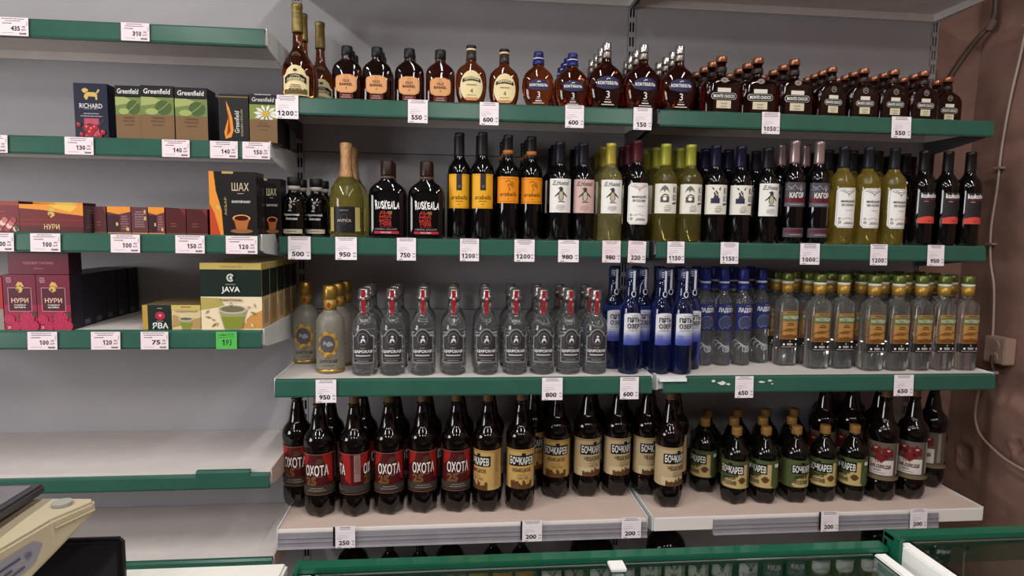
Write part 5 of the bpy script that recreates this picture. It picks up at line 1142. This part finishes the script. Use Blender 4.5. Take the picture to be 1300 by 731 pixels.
# ------------------------------------------------------------------ glass counters in front
CG = M('#12503b', .25, coat=.3, grain=.1, gscale=15); CW = M('#d9d9d6', .3, grain=.08, gscale=20); CGLASS = M('#c9dbd6', .01, trans=1., ior=1.5)
def counter(x0, x1, yb, zt, label, divs):
    root = empty('glass_counter', ((x0 + x1) / 2, yb - .25, 0)); tag(root, label, 'counter', 'glass-topped counters'); root_inv = Vector(root.location)
    ox, oy = root_inv.x, root_inv.y
    def B(n, mb, mat, bevel=0):
        mb.v = [(a - ox, b - oy, c) for a, b, c in mb.v]; return mb.build(n, mat, root, bevel=bevel)
    yf = yb - .50
    B('back_rail', MB().box(x0, x1, yb - .024, yb, zt - .009, zt).box(x0, x1, yb - .010, yb, zt - .06, zt - .011), CG, .0015)
    B('end_trim', MB().box(x0, x0 + .006, yb - .036, yb + .001, zt - .10, zt + .001), CG)
    for a, b in ((x0 + .006, x0 + .026), (x1 - .026, x1 - .006)):
        B('side_frame', MB().box(a, b, yf, yb - .024, zt - .045, zt - .009), CW, .002)
        B('side_frame_lip', MB().box(a + (.02 if a < (x0 + x1) / 2 else -.010), b + (.010 if a < (x0 + x1) / 2 else -.02), yf, yb - .036, zt - .040, zt - .030), M('#b9bab8', .3, metal=.4), .001)
    B('front_rail', MB().box(x0, x1, yf - .02, yf, zt - .045, zt - .015), CW, .002)
    B('glass_top', MB().box(x0 + .030, x1 - .030, yf, yb - .0245, zt - .015, zt - .009), CGLASS)
    for dx in divs: B('glass_support', MB().box(dx - .008, dx + .008, yb - .36, yb - .04, zt - .028, zt - .016).box(dx - .012, dx + .012, yb - .050, yb - .0255, zt - .0085, zt - .003), CW, .001)
    B('side_panel', MB().box(x0 + .004, x0 + .014, yf, yb - .004, .12, zt - .045), CW); B('side_panel', MB().box(x1 - .014, x1 - .004, yf, yb - .004, .12, zt - .045), CW)
    B('inner_shelf', MB().box(x0 + .014, x1 - .014, yf + .04, yb - .02, zt - .36, zt - .352), CGLASS)
    B('bottom_board', MB().box(x0 + .014, x1 - .014, yf, yb - .01, .12, .14), M('#5a5654', .5))
    B('base', MB().box(x0 + .01, x1 - .01, yf + .03, yb - .03, 0, .12), M('#2b2a2a', .6))
    return root
counter(.297, 1.226, -1.297, .95, 'long glass counter with green back rail at the lower edge', (.775,))
counter(1.229, 2.35, -1.302, .97, 'right glass counter, slightly higher, with green back rail', ())
# a few small tags and bottles inside the counter
zi = .95 - .352
for k, (u, lb) in enumerate(((1010, 'left'), (1093, 'right'))):
    o = MB().box(-.022, .022, -.0006, .0006, 0, .035).build('price_tag', PAPER, loc=(X(u, -1.345, .90), -1.36, zi)); o.rotation_euler = (-.5, 0, 0)
    p = Print(on_face(-.0006), None, .0002); p.bars(0, .027, .036, 2, .005, .002, GREYINK).bars(0, .012, .02, 1, .004, .006, INK, 5); p.build('lettering', o)
    tag(o, f'small price card lying inside the long glass counter, {lb} one', 'price tag', 'cards inside the counter')
def b_jar(h, R, col):
    o = lathe('jar', [(0, R * .9), (.004, R), (h * .7, R), (h * .8, R * .8), (h * .86, R * .6)], M(col, .1)); lathe('lid', [(h * .86, R * .66), (h * .98, R * .66), (h, R * .6)], BLACKP, o, 20); return o
for k, (x, y, h, R, c, lb) in enumerate(((.45, -1.40, .16, .03, '#1a1a18', 'first'), (.56, -1.40, .14, .032, '#3a2018', 'second'), (.68, -1.41, .16, .03, '#20241f', 'third'), (.86, -1.41, .18, .03, '#121416', 'fourth'), (.94, -1.41, .18, .03, '#181a1c', 'fifth'), (1.05, -1.41, .17, .035, '#141414', 'sixth'))):
    o = b_jar(h, R, c); o.location = (x, y, zi + .001); tag(o, f'dark small bottle inside the long counter, {lb} from the left', 'bottle', 'bottles inside the counter')

# ------------------------------------------------------------------ white counter, scale, black box at lower left
mc = MB().box(-1.2, .283, -1.95, -1.301, .90, .95).build('checkout_counter', M('#cfcdc6', .3, grain=.10, gscale=6), bevel=.004)
MB().box(-1.18, .27, -1.93, -1.32, 0, .90).build('cabinet_body', M('#b9b4ae', .5), mc)
tag(mc, 'white marbled worktop at the lower left edge', 'counter')
sx0, sx1 = -.30, .060
CRM = M('#a89d84', .4, grain=.04); root = empty('weighing_scale', (sx1 - .15, -1.6, .95)); tag(root, 'cream weighing scale with dark platform at lower left', 'scale')
def SB(n, mb, mat, bevel=0, smooth=False):
    l = root.location; mb.v = [(a - l.x, b - l.y, c - l.z) for a, b, c in mb.v]; return mb.build(n, mat, root, bevel=bevel, smooth=smooth)
top = [(sx0, -1.92), (-.005, -1.92), (.012, -1.70), (.044, -1.53), (.060, -1.462), (.082, -1.418), (.075, -1.407), (sx0, -1.38)]
ztop = [1.088, 1.088, 1.094, 1.10, 1.103, 1.104, 1.104, 1.104]; zbot = [.968, .968, .985, 1.034, 1.062, 1.091, 1.091, 1.091]
hb = MB(); n_ = len(top)
hb.v = [(x, y, z) for (x, y), z in zip(top, zbot)] + [(x, y, z) for (x, y), z in zip(top, ztop)]
hb.f = [tuple(range(n_ - 1, -1, -1)), tuple(range(n_, 2 * n_))] + [(i, (i + 1) % n_, n_ + (i + 1) % n_, n_ + i) for i in range(n_)]
SB('housing', hb, CRM, .003)
SB('seam_ridge', MB().tube([(.0615, -1.462, 1.092), (.083, -1.420, 1.0945)], .0012, 8), M('#a39978', .4))
SB('platform', MB().prism_x([(-1.90, 1.112), (-1.405, 1.112), (-1.405, 1.124), (-1.90, 1.124)], sx0 + .02, .018), M('#3a383c', .35), .003)
SB('platform_post', MB().box(-.16, -.10, -1.72, -1.66, 1.09, 1.114), M('#2a292b', .5))
SB('platform_sheet', MB().box(sx0 + .03, .008, -1.89, -1.415, 1.124, 1.1255), M('#7d7a80', .25, metal=.4))
SB('level_bubble', MB().tube([(.048, -1.425, 1.104), (.048, -1.425, 1.108)], .011, 18), M('#8f9088', .2))
for fx in (sx0 + .04, sx1 - .04):
    for fy in (-1.88, -1.68): SB('foot', MB().tube([(fx, fy, .95), (fx, fy, .967)], .014, 14), BLACKP)
l = root.location
def side_pt(y, z, o=.0):          # point on the slanting right-hand face of the housing
    xs = [(-1.70, .012), (-1.53, .044), (-1.462, .060)]
    for (ya, xa), (yb_, xb_) in zip(xs, xs[1:]):
        if y <= yb_ or yb_ == -1.462: t = (y - ya) / (yb_ - ya); break
    return (xa + (xb_ - xa) * t + o - l.x, y - l.y, z - l.z)
pl = Print(lambda y, z, o: side_pt(y, z, o), .02, .0012)
pl.poly([(-1.69, 1.076), (-1.488, 1.090), (-1.478, 1.082), (-1.488, 1.066), (-1.69, 1.006)], M('#7f7d88', .35)); plate = pl.build('rating_plate', root)
pp = Print(lambda y, z, o: side_pt(y, z, o), .02, .002)
for i in range(4): pp.line([(-1.66 + .004 * i, 1.066 - .012 * i), (-1.506 + .002 * i - .012 * (i % 2), 1.080 - .006 * i - .002 * (i % 2))], .0024, M('#3f3d48', .5))
pp.ell(-1.497, 1.079, .004, .003, M('#5a5862', .5), 10)
pp.build('rating_text', plate)
bx = MB().box(-.02, .0975, -1.392, -1.378, .95, 1.0405).build('card_terminal', M('#131216', .25), bevel=.005)
MB().box(-.014, .0915, -1.3932, -1.391, .958, 1.0345).build('screen', M('#0d0c12', .06), bx)
tag(bx, 'black box with glossy front standing behind the cream scale', 'terminal')
